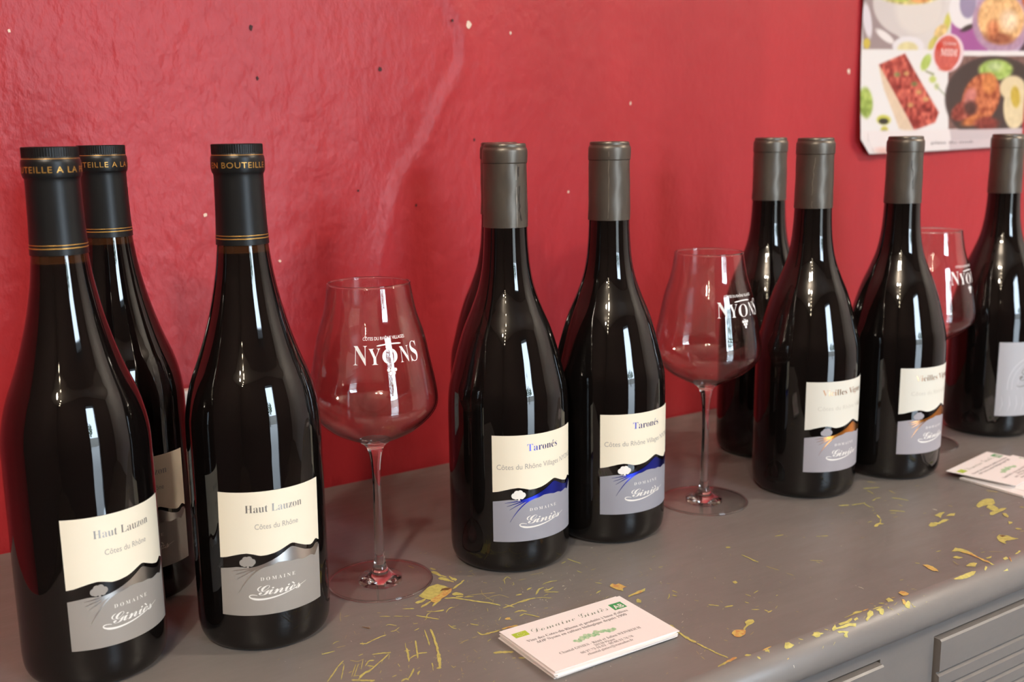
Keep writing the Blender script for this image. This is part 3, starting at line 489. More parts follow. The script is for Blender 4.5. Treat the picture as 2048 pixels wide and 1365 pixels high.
# printed areas of the poster, in mm from its lower corner: outline, colour, softness, grain
POSTER = [
[["p",-10.4,227.2,154.6,239.8,166.5,125.6,-2.6,120.5],[222,212,208],1.5,0],
[["p",-7.6,188.9,15.0,190.2,32.7,151.6,66.4,135.5,103.0,123.7,0.5,120.6],[158,138,138],3,0],
[["e",80.2,178.0,67.6,3.6,3.6,-40.5],[214,203,200],3,0],
[["e",98.6,170.8,45.4,2.3,2.8,-30.0],[226,215,208],12,0],
[["e",79.6,184.7,53.7,3.0,0.9,-10.1],[206,190,120],3,40],
[["e",97.5,183.0,20.2,1.1,0.5,-5.4],[215,140,80],4,30],
[["e",62.4,181.7,15.2,0.8,0.4,-4.7],[195,200,90],4,20],
[["e",5.3,153.1,7.1,1.0,5.8,-19.4],[226,216,222],3,0],
[["e",6.2,127.4,6.2,0.2,0.4,-6.0],[205,180,70],3,0],
[["e",38.2,136.5,16.7,-7.3,-3.9,-3.5],[238,228,226],3,0],
[["e",82.6,126.5,30.3,1.0,1.0,-11.6],[232,224,226],2,0],
[["e",81.7,123.7,19.6,0.6,0.7,-8.2],[228,212,158],3,6],
[["e",156.1,158.3,6.5,-0.4,-2.0,-10.4],[214,205,95],5,15],
[["e",144.4,146.6,8.4,-3.7,-9.7,-7.8],[222,185,120],5,25],
[["e",130.7,132.2,6.2,-1.9,-6.7,-8.1],[205,190,95],5,20],
[["p",155.8,239.9,314.4,252.0,331.0,128.3,167.9,123.5],[188,160,190],1.5,0],
[["p",164.4,157.3,239.6,160.5,243.8,125.7,167.9,123.5],[165,85,150],4,0],
[["e",186.5,173.8,29.0,1.4,2.5,-22.5],[236,228,228],3,0],
[["e",198.5,153.0,12.8,4.2,2.6,-2.7],[55,40,40],4,0],
[["e",195.3,181.3,17.0,0.9,1.9,-16.9],[150,135,165],5,0],
[["e",268.5,163.2,61.5,2.7,4.8,-38.4],[178,140,165],4,10],
[["e",266.8,166.8,49.4,2.2,3.9,-31.4],[232,178,120],6,32],
[["e",264.7,142.5,28.4,-1.3,-0.9,-7.3],[150,78,48],8,20],
[["e",250.6,153.7,12.7,0.5,1.2,-10.2],[205,120,75],14,30],
[["e",282.5,165.3,18.2,0.8,1.7,-13.2],[238,205,170],18,30],
[["e",320.9,193.7,13.3,0.7,1.6,-11.8],[180,85,45],5,20],
[["e",324.4,177.6,8.0,0.4,0.8,-5.9],[200,190,90],5,10],
[["p",308.3,127.6,328.2,149.3,331.0,128.3],[75,45,60],5,0],
[["p",-2.6,120.5,331.0,128.3,331.8,122.6,167.2,119.2,-2.5,119.8],[238,230,228],1.5,0],
[["p",-4.6,120.0,166.0,124.0,177.8,-5.4,2.1,-1.6],[236,230,228],1,0],
[["p",28.1,103.3,40.2,98.1,99.4,26.2,94.0,23.5,69.9,29.3,38.7,76.3],[226,198,170],4,6],
[["p",29.1,104.0,76.7,118.1,96.2,99.3,150.7,48.2,143.7,35.9,100.5,26.9],[176,66,54],4,55],
[["e",80.9,94.8,5.3,0.1,0.2,-2.5],[205,160,100],5,20],
[["e",107.7,72.9,5.5,0.1,0.2,-2.5],[205,160,100],5,20],
[["e",97.7,82.6,5.4,0.1,0.2,-2.5],[120,130,70],5,20],
[["e",63.4,93.1,5.3,0.1,0.2,-2.5],[120,130,70],5,20],
[["e",122.2,64.5,5.6,0.0,0.2,-2.6],[205,160,100],5,20],
[["e",91.0,57.3,5.4,0.0,0.2,-2.5],[205,160,100],5,20],
[["e",119.2,108.8,8.1,-2.1,-6.3,-9.6],[178,196,96],4,15],
[["p",118.9,99.7,137.8,95.9,136.9,93.0,119.1,97.6],[150,150,110],2,0],
[["e",135.0,88.7,7.0,0.1,0.4,-4.2],[196,205,110],4,0],
[["e",144.0,80.3,4.7,0.1,0.4,-3.6],[200,205,130],5,0],
[["p",141.4,83.2,165.2,69.1,164.2,67.4,140.4,81.0],[170,175,150],2,0],
[["e",6.0,59.8,13.1,0.1,1.3,-17.6],[150,170,75],6,30],
[["e",39.9,39.9,13.1,-0.1,0.5,-5.8],[205,200,80],3,0],
[["e",39.6,38.2,9.1,-0.0,0.3,-3.5],[38,36,28],2,0],
[["e",41.5,28.2,7.0,-0.1,0.3,-4.2],[200,190,80],3,0],
[["e",41.0,26.5,3.9,-0.0,0.1,-1.4],[60,60,40],2,0],
[["e",20.9,16.0,4.6,0.4,1.8,-6.2],[170,190,130],3,0],
[["e",18.7,16.7,1.7,-0.0,0.3,-3.5],[90,130,170],2,0],
[["p",164.9,118.0,331.9,122.0,343.7,24.2,172.0,26.7],[122,86,80],1,14],
[["e",269.1,63.9,106.5,0.6,6.8,-56.1],[62,45,42],4,0],
[["e",296.4,97.3,34.7,0.6,2.3,-18.1],[60,45,40],3,0],
[["e",264.4,102.7,35.1,0.7,1.6,-13.4],[158,182,88],5,35],
[["e",261.3,107.1,15.5,0.3,0.7,-5.9],[190,205,140],8,25],
[["e",238.2,65.2,37.5,-6.8,-14.2,-32.5],[186,96,56],6,42],
[["e",202.4,50.3,23.3,10.2,11.7,-9.1],[150,62,48],6,35],
[["e",215.3,68.0,12.0,-2.4,-5.6,-11.1],[205,120,110],10,20],
[["e",253.7,84.7,15.4,0.2,1.6,-13.4],[205,120,62],10,30],
[["e",217.0,53.3,13.8,0.0,1.0,-8.9],[80,38,32],10,15],
[["e",226.3,37.0,26.5,4.2,3.3,-5.8],[200,115,60],6,25],
[["e",252.3,32.3,26.0,-0.2,1.1,-9.1],[130,44,34],8,25],
[["e",304.0,79.3,28.2,0.3,2.2,-16.7],[230,208,166],5,0],
[["e",312.5,55.0,25.8,-1.0,0.2,-32.2],[230,208,166],5,8],
[["e",311.4,67.2,10.1,0.5,3.7,-14.5],[204,172,62],6,10],
[["p",173.3,26.3,338.2,23.9,338.8,9.1,174.8,11.6],[204,188,190],2,0],
[["p",-0.0,27.5,174.4,26.7,183.9,-5.6,2.1,-1.6],[238,226,224],3,0],
[["p",174.7,12.3,339.9,11.4,342.6,-9.0,176.6,-5.4],[214,196,198],4,0],
[["e",38.1,3.2,19.7,-0.4,0.3,-4.2],[236,190,180],8,0],
[["e",163.4,121.2,31.6,-1.7,-3.0,-23.3],[236,208,212],1.5,0],
[["e",161.5,121.2,26.2,-1.4,-2.7,-20.9],[212,96,84],1.5,12],
[["e",143.9,128.4,5.8,-1.1,-2.3,-4.6],[200,52,34],5,0],
[["e",160.7,102.0,11.9,0.2,0.2,-2.3],[200,80,60],4,0]
]
# ------------------------------------------------------------------ helpers
def srgb(r, g, b):
    f = lambda c: (c/12.92 if c <= 0.04045 else ((c+0.055)/1.055)**2.4)
    return (f(r/255), f(g/255), f(b/255), 1)

def mat(name, col, rough=0.5, metal=0.0, **kw):
    mt = bpy.data.materials.new(name)
    mt.use_nodes = True
    p = mt.node_tree.nodes['Principled BSDF']
    p.inputs['Base Color'].default_value = col if len(col) == 4 else (*col, 1)
    p.inputs['Roughness'].default_value = rough
    p.inputs['Metallic'].default_value = metal
    for k, v in kw.items():
        p.inputs[k.replace('_', ' ')].default_value = v
    return mt

def nodes(mt):
    nt = mt.node_tree
    return nt, nt.nodes, nt.links, nt.nodes['Principled BSDF']

def noise(mt, scale, detail=4, rough=0.6, vec=None, stretch=None):
    nt, n, l, p = nodes(mt)
    tc = n.new('ShaderNodeTexCoord')
    mp = n.new('ShaderNodeMapping')
    if stretch: mp.inputs['Scale'].default_value = stretch
    l.new(tc.outputs['Object'], mp.inputs['Vector'])
    t = n.new('ShaderNodeTexNoise')
    t.inputs['Scale'].default_value = scale
    t.inputs['Detail'].default_value = detail
    t.inputs['Roughness'].default_value = rough
    l.new(mp.outputs[0], t.inputs['Vector'])
    return t

def add_bump(mt, sock, dist, strength=1.0):
    nt, n, l, p = nodes(mt)
    b = n.new('ShaderNodeBump')
    b.inputs['Distance'].default_value = dist
    b.inputs['Strength'].default_value = strength
    l.new(sock, b.inputs['Height'])
    if p.inputs['Normal'].links:
        l.new(p.inputs['Normal'].links[0].from_socket, b.inputs['Normal'])
    l.new(b.outputs[0], p.inputs['Normal'])

def ramp(mt, sock, stops, target='Base Color'):
    nt, n, l, p = nodes(mt)
    r = n.new('ShaderNodeValToRGB')
    e = r.color_ramp.elements
    while len(e) < len(stops): e.new(0.5)
    for el, (q, c) in zip(e, stops):
        el.position = q
        el.color = c if hasattr(c, '__len__') else (c, c, c, 1)
    l.new(sock, r.inputs[0])
    if target: l.new(r.outputs[0], p.inputs[target])
    return r

def mesh_obj(name, V, F, mt, parent=None, smooth=False, loc=None, mats=None, mi=None):
    me = bpy.data.meshes.new(name)
    me.from_pydata([tuple(v) for v in V], [], [tuple(f) for f in F])
    for x in (mats or ([mt] if mt else [])): me.materials.append(x)
    if mi is not None: me.polygons.foreach_set('material_index', mi)
    if smooth: me.polygons.foreach_set('use_smooth', [True]*len(me.polygons))
    me.update()
    o = bpy.data.objects.new(name, me)
    C.objects.link(o)
    if parent: o.parent = parent
    if loc: o.location = loc
    return o

def empty(name, loc, label=None, cat=None, group=None, rz=0):
    o = bpy.data.objects.new(name, None)
    o.empty_display_size = 0.02
    o.location = loc
    o.rotation_euler = (0, 0, rz)
    C.objects.link(o)
    if label: o['label'] = label
    if cat: o['category'] = cat
    if group: o['group'] = group
    return o

def structure(o):
    o['kind'] = 'structure'
    return o

class MB:
    def __init__(s): s.V, s.F = [], []
    def box(s, x0, x1, y0, y1, z0, z1):
        b = len(s.V)
        s.V += [(x, y, z) for z in (z0, z1) for y in (y0, y1) for x in (x0, x1)]
        s.F += [tuple(b+i for i in f) for f in ((0,2,3,1), (4,5,7,6), (0,1,5,4), (2,6,7,3), (0,4,6,2), (1,3,7,5))]
    def extrude_x(s, prof, x0, x1, closed=True, caps=True):
        b = len(s.V); n = len(prof)
        for x in (x0, x1): s.V += [(x, y, z) for y, z in prof]
        for i in range(n if closed else n-1):
            j = (i+1) % n
            s.F.append((b+i, b+j, b+n+j, b+n+i))
        if caps:
            s.F.append(tuple(b+i for i in range(n))[::-1]); s.F.append(tuple(b+n+i for i in range(n)))
    def build(s, name, mt, parent=None, smooth=False, bevel=0):
        o = mesh_obj(name, s.V, s.F, mt, parent, smooth)
        if bevel:
            md = o.modifiers.new('bevel', 'BEVEL'); md.width = bevel; md.segments = 2; md.limit_method = 'ANGLE'
        return o

def spline(pts, step=0.0012):
    """Catmull-Rom through (r, z) points; a point given twice is a sharp corner."""
    out, runs, cur = [], [], [pts[0]]
    for a, b in zip(pts, pts[1:]):
        if a == b: runs.append(cur); cur = [b]
        else: cur.append(b)
    runs.append(cur)
    res = []
    for run in runs:
        P = [np.array(p, float) for p in run]
        if len(P) == 2: res.append([tuple(P[0]), tuple(P[1])]); continue
        Q = [2*P[0]-P[1]] + P + [2*P[-1]-P[-2]]
        line = []
        for i in range(1, len(Q)-2):
            d = np.linalg.norm(Q[i+1]-Q[i]); k = max(2, min(14, int(d/step)))
            # centripetal-like: limit tangents to the chord length
            t1 = (Q[i+1]-Q[i-1]); t2 = (Q[i+2]-Q[i])
            l1 = np.linalg.norm(Q[i]-Q[i-1])+1e-9; l2 = np.linalg.norm(Q[i+2]-Q[i+1])+1e-9
            m1 = t1*d/(l1+d); m2 = t2*d/(l2+d)
            for j in range(k):
                t = j/k
                line.append(tuple((2*t**3-3*t*t+1)*Q[i]+(t**3-2*t*t+t)*m1+(-2*t**3+3*t*t)*Q[i+1]+(t**3-t*t)*m2))
        line.append(tuple(P[-1]))
        res.append(line)
    return res

def lathe(name, runs, mt, parent, seg=96, wob=None):
    V, F = [], []
    for run in runs:
        prev = None
        for r, z in run:
            if abs(r) < 1e-6:
                ring = [len(V)]; V.append((0, 0, z))
            else:
                ring = list(range(len(V), len(V)+seg))
                for k in range(seg):
                    a = 2*PI*k/seg
                    q = r + (wob(a, z) if wob else 0)
                    V.append((q*math.cos(a), q*math.sin(a), z))
            if prev is not None:
                for k in range(seg):
                    k2 = (k+1) % seg
                    if len(prev) == 1 and len(ring) > 1: F.append((prev[0], ring[k2], ring[k]))
                    elif len(ring) == 1 and len(prev) > 1: F.append((prev[k], prev[k2], ring[0]))
                    elif len(ring) > 1: F.append((prev[k], prev[k2], ring[k2], ring[k]))
            prev = ring
    return mesh_obj(name, V, F, mt, parent, smooth=True)

# ---- lettering: letters from the built-in font as flat meshes (serif and script letters are the mathematical alphabets)
def alpha(s, up, lo):
    o = ''
    for ch in s:
        if 'A' <= ch <= 'Z': o += chr(up+ord(ch)-65)
        elif 'a' <= ch <= 'z': o += chr(lo+ord(ch)-97)
        elif '0' <= ch <= '9' and up == 0x1D400: o += chr(0x1D7CE+ord(ch)-48)
        else: o += ch
    return o
BASE = {'é': ('e', 1), 'è': ('e', -1)}
_cache = {}
def _raw(body, off, space):
    cu = bpy.data.curves.new('lettering', 'FONT')
    cu.body = body; cu.size = 1; cu.offset = off; cu.space_character = space
    cu.resolution_u = 3
    ob = bpy.data.objects.new('lettering', cu)
    C.objects.link(ob)
    dg = bpy.context.evaluated_depsgraph_get()
    me = bpy.data.meshes.new_from_object(ob.evaluated_get(dg))
    V = np.array([v.co[:2] for v in me.vertices]) if len(me.vertices) else np.zeros((0, 2))
    F = [tuple(p.vertices) for p in me.polygons]
    bpy.data.objects.remove(ob); bpy.data.curves.remove(cu); bpy.data.meshes.remove(me)
    return V, F
def letters(body, style='sans', off=0.0, space=1.0):
    key = (body, style, off, space)
    if key in _cache: return _cache[key]
    st = {'serif': (0x1D400, 0x1D41A), 'script': (0x1D4D0, 0x1D4EA), 'italic': (0x1D468, 0x1D482)}.get(style)
    if not st: r = _raw(body, off, space)
    else:
        plain = ''.join(BASE.get(c, (c, 0))[0] for c in body)
        V, F = _raw(alpha(plain, *st), off, space)
        V = V.tolist()
        for i, c in enumerate(body):
            if c in BASE:
                a = _raw(alpha(plain[:i+1], *st), off, space)[0]
                b = _raw(alpha(plain[i], *st), off, space)[0]
                xr = a[:, 0].max(); xc = xr-(b[:, 0].max()-b[:, 0].min())*0.45; yt = b[:, 1].max()
                sgn = BASE[c][1]
                sh = 0.06 if style == 'script' else 0.0
                n0 = len(V)
                V += [(xc-0.07*sgn+sh, yt+0.06), (xc+0.0*sgn+sh, yt+0.05), (xc+0.12*sgn+sh, yt+0.22), (xc+0.03*sgn+sh, yt+0.22)]
                F = F+[(n0, n0+1, n0+2, n0+3) if sgn > 0 else (n0+3, n0+2, n0+1, n0)]
        r = (np.array(V), F)
    _cache[key] = r
    return r
CAP = {'sans': 0.729, 'serif': 0.69, 'script': 0.70, 'italic': 0.69}
def fit(body, x0, x1, y, cap, style='sans', off=0.0, space=1.0):
    """the lettering between x0 and x1, on the baseline y, capitals cap high"""
    V, F = letters(body, style, off, space)
    V = V.copy()
    a, b = V[:, 0].min(), V[:, 0].max()
    V[:, 0] = x0+(V[:, 0]-a)*(x1-x0)/(b-a)
    V[:, 1] = y+V[:, 1]*cap/CAP[style]
    return V, F
def merge(parts):
    V, F = [], []
    for v, f in parts:
        n = len(V); V += [tuple(q) for q in v]; F += [tuple(i+n for i in g) for g in f]
    return np.array(V), F
def strip(pts, widths):
    """flat ribbon along a polyline (2D)"""
    P = np.array(pts, float); T = np.gradient(P, axis=0); T /= np.linalg.norm(T, axis=1)[:, None]+1e-9
    N = np.stack([-T[:, 1], T[:, 0]], 1); w = np.array(widths)[:, None]/2
    V = np.concatenate([P-N*w, P+N*w]); n = len(P)
    return V, [(i, i+1, n+i+1, n+i) for i in range(n-1)]
def bez(p, n=16):
    p = np.array(p, float); t = np.linspace(0, 1, n)[:, None]
    if len(p) == 3: return (1-t)**2*p[0]+2*t*(1-t)*p[1]+t*t*p[2]
    return (1-t)**3*p[0]+3*t*(1-t)**2*p[1]+3*t*t*(1-t)*p[2]+t**3*p[3]
def disc(cx, cy, r, n=14, ry=None):
    a = np.linspace(0, 2*PI, n, endpoint=False)
    return np.stack([cx+r*np.cos(a), cy+(ry or r)*np.sin(a)], 1), [tuple(range(n))]

# ------------------------------------------------------------------ materials
M = {}
wall = mat('red_gloss_paint', srgb(176, 44, 52), 0.42, Specular_IOR_Level=0.42)
nt, n, l, p = nodes(wall)
t1 = noise(wall, 5, 5, 0.6, stretch=(1, 1, 0.6))
ramp(wall, t1.outputs[0], [(0.3, srgb(166, 41, 48)), (0.7, srgb(177, 47, 54))])
nt, n, l, p = nodes(wall)
tv = noise(wall, 9, 3, 0.6, stretch=(1.0, 1.0, 0.07))
mxw = n.new('ShaderNodeMix'); mxw.data_type = 'RGBA'; mxw.blend_type = 'MULTIPLY'; mxw.inputs[0].default_value = 1.0
src = p.inputs['Base Color'].links[0].from_socket
rv = ramp(wall, tv.outputs[0], [(0.35, (0.90, 0.90, 0.92, 1)), (0.6, (1, 1, 1, 1))], None)
l.new(src, mxw.inputs[6]); l.new(rv.outputs[0], mxw.inputs[7]); l.new(mxw.outputs[2], p.inputs['Base Color'])
t2 = noise(wall, 105, 3, 0.5, stretch=(1, 1, 0.62))
add_bump(wall, t2.outputs[0], 0.0015, 0.85)
nt, n, l, p = nodes(wall)
bnode = [x for x in n if x.type == 'BUMP'][0]
tcw = n.new('ShaderNodeTexCoord'); spw = n.new('ShaderNodeSeparateXYZ'); l.new(tcw.outputs['Object'], spw.inputs[0])
mrw = n.new('ShaderNodeMapRange')            # the plaster is rougher at the left, trowelled smoother at the right
for i_, v_ in ((1, .25), (2, .85), (3, 1.0), (4, .3)): mrw.inputs[i_].default_value = v_
l.new(spw.outputs['X'], mrw.inputs[0]); l.new(mrw.outputs[0], bnode.inputs['Strength'])
t3 = noise(wall, 420, 3, 0.6)
add_bump(wall, t3.outputs[0], 0.0003, 0.3)
M['wall'] = wall
M['plaster'] = mat('bare_plaster', srgb(228, 205, 188), 0.8)
M['dark_speck'] = mat('dark_speck', srgb(58, 16, 18), 0.7)
M['ceil'] = mat('ceiling_paint', (0.66, 0.60, 0.54), 0.9)
M['plainwall'] = mat('room_wall_paint', (0.07, 0.045, 0.038), 0.85)
M['palewall'] = mat('pale_wall_paint', (0.56, 0.55, 0.54), 0.8)
M['floor'] = mat('floor_tile', (0.10, 0.075, 0.06), 0.5)
fl = noise(M['floor'], 6); ramp(M['floor'], fl.outputs[0], [(0.3, (0.08, 0.06, 0.05, 1)), (0.7, (0.13, 0.10, 0.08, 1))])
M['pave'] = mat('pavement_stone', (0.32, 0.31, 0.30), 0.9)
M['darkframe'] = mat('door_frame_paint', (0.03, 0.03, 0.035), 0.4)

grey = mat('worn_grey_paint', srgb(132, 124, 118), 0.36)
g1 = noise(grey, 9, 6, 0.65, stretch=(0.6, 1.4, 1))
ramp(grey, g1.outputs[0], [(0.25, srgb(110, 105, 103)), (0.55, srgb(118, 113, 110)), (0.8, srgb(126, 120, 116))])
g2 = noise(grey, 60, 5, 0.7, stretch=(0.35, 1.6, 1))
rr = ramp(grey, g2.outputs[0], [(0.3, 0.33), (0.75, 0.50)], 'Roughness')
add_bump(grey, g2.outputs[0], 0.0006, 0.35)
M['grey'] = grey
M['chip_y'] = mat('old_yellow_paint', srgb(190, 182, 100), 0.6)
cn = noise(M['chip_y'], 260, 4); ramp(M['chip_y'], cn.outputs[0], [(0.3, srgb(168, 160, 92)), (0.6, srgb(198, 190, 108))])
M['chip_o'] = mat('bare_orange_wood', srgb(198, 132, 62), 0.65)
on = noise(M['chip_o'], 300, 4); ramp(M['chip_o'], on.outputs[0], [(0.38, srgb(190, 134, 82)), (0.58, srgb(204, 180, 100))])
M['chip_w'] = mat('pale_scuff', srgb(222, 214, 196), 0.6)
M['chip_f'] = mat('faint_scratch', srgb(168, 156, 106), 0.6)
M['chip_b'] = mat('bare_brown_wood', srgb(112, 84, 52), 0.7)

bot = mat('dark_bottle_glass', (0.0035, 0.0028, 0.0026), 0.025, IOR=1.52)
bn = noise(bot, 26, 2, 0.5); add_bump(bot, bn.outputs[0], 0.0012, 0.22)
M['bottle'] = bot
botA = mat('amber_bottle_glass', (0.0035, 0.0028, 0.0026), 0.025, IOR=1.52)
nt, n, l, p = nodes(botA)
tc = n.new('ShaderNodeTexCoord'); sp = n.new('ShaderNodeSeparateXYZ'); l.new(tc.outputs['Object'], sp.inputs[0])
mr = n.new('ShaderNodeMapRange'); mr.inputs[1].default_value = 0.2392; mr.inputs[2].default_value = 0.2400
l.new(sp.outputs['Z'], mr.inputs[0])
ramp(botA, mr.outputs[0], [(0.0, (0.0035, 0.0026, 0.0024, 1)), (1.0, (0.030, 0.011, 0.004, 1))])
bn = noise(botA, 26, 2, 0.5); add_bump(botA, bn.outputs[0], 0.0012, 0.22)
M['bottleA'] = botA
M['capA'] = mat('black_capsule_foil', (0.006, 0.0065, 0.007), 0.38, Specular_IOR_Level=0.34)
cap = mat('bronze_grey_capsule_tin', srgb(92, 86, 79), 0.40, 0.70)
cb = noise(cap, 70, 4, 0.6, stretch=(1, 1, 0.5)); add_bump(cap, cb.outputs[0], 0.0005, 0.25)
ramp(cap, cb.outputs[0], [(0.3, srgb(92, 86, 79)), (0.7, srgb(103, 96, 88))])
M['capB'] = cap
M['seam'] = mat('capsule_crease', srgb(150, 140, 128), 0.35, 0.7)
M['crease'] = mat('capsule_fold_shadow', srgb(52, 46, 42), 0.5, 0.5)  # shade of the folds, put into a darker copy of the tin colour
M['gold'] = mat('gold_print', srgb(196, 150, 76), 0.35, 0.6)
M['cream'] = mat('cream_label_paper', srgb(240, 230, 208), 0.55)
M['cream2'] = mat('ivory_label_paper', srgb(226, 221, 208), 0.55)
M['greyA'] = mat('warm_grey_label_paper', srgb(150, 144, 138), 0.5)
M['greyB'] = mat('blue_grey_label_paper', srgb(148, 148, 158), 0.5)
M['greyC'] = mat('lilac_grey_label_paper', srgb(160, 155, 161), 0.5)
M['silverpaper'] = mat('silver_label_paper', srgb(176, 174, 178), 0.5)
M['silver'] = mat('silver_foil', (0.62, 0.60, 0.57), 0.28, 1.0)
M['blue'] = mat('blue_foil', (0.035, 0.055, 0.60), 0.26, 1.0)
M['copper'] = mat('copper_foil', (0.80, 0.32, 0.07), 0.26, 1.0)
M['titleA'] = mat('silver_title_foil', (0.40, 0.38, 0.36), 0.35, 0.7)
M['titleB'] = mat('blue_title_foil', (0.10, 0.11, 0.42), 0.3, 1.0)
M['titleC'] = mat('copper_title_foil', (0.62, 0.33, 0.18), 0.3, 1.0)
M['inkgrey'] = mat('grey_print', srgb(168, 162, 154), 0.6)
M['inkpale'] = mat('pale_grey_print', srgb(206, 200, 188), 0.6)
M['inkwhite'] = mat('white_print', srgb(240, 236, 230), 0.5)
M['inkdark'] = mat('dark_print', srgb(70, 66, 66), 0.6)
M['inkmid'] = mat('mid_grey_print', srgb(120, 116, 112), 0.6)
M['emboss'] = mat('pale_silver_print', srgb(196, 194, 197), 0.45)
M['etch'] = mat('white_etched_print', srgb(244, 240, 238), 0.6)
M['card'] = mat('white_card', srgb(246, 242, 240), 0.55)
M['green'] = mat('green_print', srgb(60, 150, 84), 0.5)
M['lime'] = mat('lime_print', srgb(176, 200, 56), 0.5)
M['leafgreen'] = mat('watercolour_green_print', srgb(160, 204, 160), 0.6)
lg = noise(M['leafgreen'], 500, 3); ramp(M['leafgreen'], lg.outputs[0], [(0.35, srgb(130, 190, 140)), (0.65, srgb(204, 222, 190))])
M['cardgrey'] = mat('grey_script_print', srgb(128, 138, 124), 0.6)
M['plastic'] = mat('white_plastic', srgb(232, 220, 206), 0.4)
M['hole'] = mat('socket_hole', (0.01, 0.01, 0.01), 0.6)
gl = mat('clear_glass', (1, 1, 1), 0.0, IOR=1.5, Transmission_Weight=1.0)
M['glass'] = gl
# thin blown walls: a reflecting skin over clear glass, greyer where the wall is seen edge-on
tg = bpy.data.materials.new('thin_clear_glass'); tg.use_nodes = True
nt = tg.node_tree; n, l = nt.nodes, nt.links
n.remove(n['Principled BSDF']); out = n['Material Output']
lw = n.new('ShaderNodeLayerWeight'); lw.inputs['Blend'].default_value = 0.5
def mth(op, a, b=None, c=None):
    q = n.new('ShaderNodeMath'); q.operation = op
    for i_, v_ in enumerate((a, b, c)):
        if v_ is None: continue
        if hasattr(v_, 'links') or hasattr(v_, 'is_linked'): l.new(v_, q.inputs[i_])
        else: q.inputs[i_].default_value = v_
    return q.outputs[0]
pw = mth('POWER', lw.outputs['Facing'], 5.0)
fr = mth('MULTIPLY_ADD', pw, 0.85, 0.06)
edge_ = mth('POWER', lw.outputs['Facing'], 4.5)
tr_ = n.new('ShaderNodeBsdfTransparent'); gs = n.new('ShaderNodeBsdfGlossy'); gs.inputs['Roughness'].default_value = 0.0
mx = n.new('ShaderNodeMix'); mx.data_type = 'RGBA'
mx.inputs[6].default_value = (0.995, 0.995, 0.99, 1); mx.inputs[7].default_value = (0.36, 0.34, 0.33, 1)
l.new(edge_, mx.inputs[0]); l.new(mx.outputs[2], tr_.inputs['Color'])
ms = n.new('ShaderNodeMixShader'); l.new(fr, ms.inputs[0]); l.new(tr_.outputs[0], ms.inputs[1]); l.new(gs.outputs[0], ms.inputs[2])
l.new(ms.outputs[0], out.inputs['Surface'])
M['thinglass'] = tg
tf = tg.copy(); tf.name = 'clear_glass_foot'
for q in tf.node_tree.nodes:
    if q.type == 'MATH' and q.operation == 'MULTIPLY_ADD': q.inputs[1].default_value, q.inputs[2].default_value = 1.1, 0.11
M['footglass'] = tf

# ------------------------------------------------------------------ the room
def box_struct(name, args, mt):
    b = MB()
    for a in args: b.box(*a)
    return structure(b.build(name, mt))
X0, X1, Y1, H = -2.2, 3.2, -3.0, 2.65
# back wall: fine grid where the photograph shows it, with the plaster's unevenness and the seam as real relief
ridge = [(0.4862,0.4211),(0.4994,0.3982),(0.5007,0.3723),(0.4946,0.359),(0.4813,0.3436),(0.4704,0.3218),(0.4596,0.3022),(0.4388,0.2786),(0.4254,0.2506),(0.4142,0.216),(0.4098,0.1942),(0.408,0.17)]
rg = np.random.RandomState(5)
def lattice(sx, sz, n):
    g = rg.rand(n, n)
    def f(x, z):
        u, v = x/sx, z/sz
        i, j = np.floor(u).astype(int), np.floor(v).astype(int)
        a, b = u-i, v-j
        a, b = a*a*(3-2*a), b*b*(3-2*b)
        g_ = lambda p, q: g[p % n, q % n]
        return (g_(i,j)*(1-a)*(1-b)+g_(i+1,j)*a*(1-b)+g_(i,j+1)*(1-a)*b+g_(i+1,j+1)*a*b)-0.5
    return f
l1, l2, l3 = lattice(.16, .22, 31), lattice(.035, .06, 61), lattice(.012, .016, 97)
xs = np.concatenate([[X0, -1.2, -0.5], np.arange(0.0, 1.62, 0.0055), [2.0, 2.6, X1]])
zs = np.concatenate([[0.0, 0.5], np.arange(TZ-0.02, TZ+0.52, 0.0055), [1.6, 2.1, H]])
XX, ZZ = np.meshgrid(xs, zs)
zz = ZZ-TZ
rough_l = np.clip(1.25-1.25*XX, 0.30, 1.0)
Yd = 0.0035*l1(XX+3, ZZ)+0.0016*rough_l*l2(XX+3, ZZ)+0.0008*rough_l*l3(XX+3, ZZ)
rx_ = np.array(ridge)
dmin = np.full(XX.shape, 9.0); sgn = np.zeros(XX.shape)
for (ax, az), (bx, bz) in zip(ridge, ridge[1:]):
    ex, ez = bx-ax, bz-az; L2 = ex*ex+ez*ez
    t = np.clip(((XX-ax)*ex+(zz-az)*ez)/L2, 0, 1)
    dx, dz = XX-(ax+t*ex), zz-(az+t*ez); d = np.hypot(dx, dz)
    s_ = np.sign(ex*dz-ez*dx); k = d < dmin
    dmin = np.where(k, d, dmin); sgn = np.where(k, s_, sgn)
Yd += 0.0016*np.exp(-(dmin/0.0045)**2)+0.0011*sgn*np.exp(-dmin/0.02)
Yd += .007*np.exp(-((XX-.50)/.16)**2)*np.clip((zz-.06)/.2, 0, 1)**2*(3-2*np.clip((zz-.06)/.2, 0, 1))
edge = (XX <= 0) | (XX >= 1.61) | (ZZ <= TZ-0.015) | (ZZ >= TZ+0.51)
fade = np.clip(XX/.12, 0, 1)*np.clip((1.615-XX)/.12, 0, 1)*np.clip((TZ+.515-ZZ)/.07, 0, 1)
Yd = np.where(edge, 0, np.clip(Yd, -0.004, 0.016)*fade*fade*(3-2*fade))
V = np.stack([XX, -Yd, ZZ], -1).reshape(-1, 3)
nx, nz = len(xs), len(zs)
F = [(j*nx+i, j*nx+i+1, (j+1)*nx+i+1, (j+1)*nx+i) for j in range(nz-1) for i in range(nx-1)]
wall_back = structure(mesh_obj('wall_back', V, F, M['wall'], smooth=True))
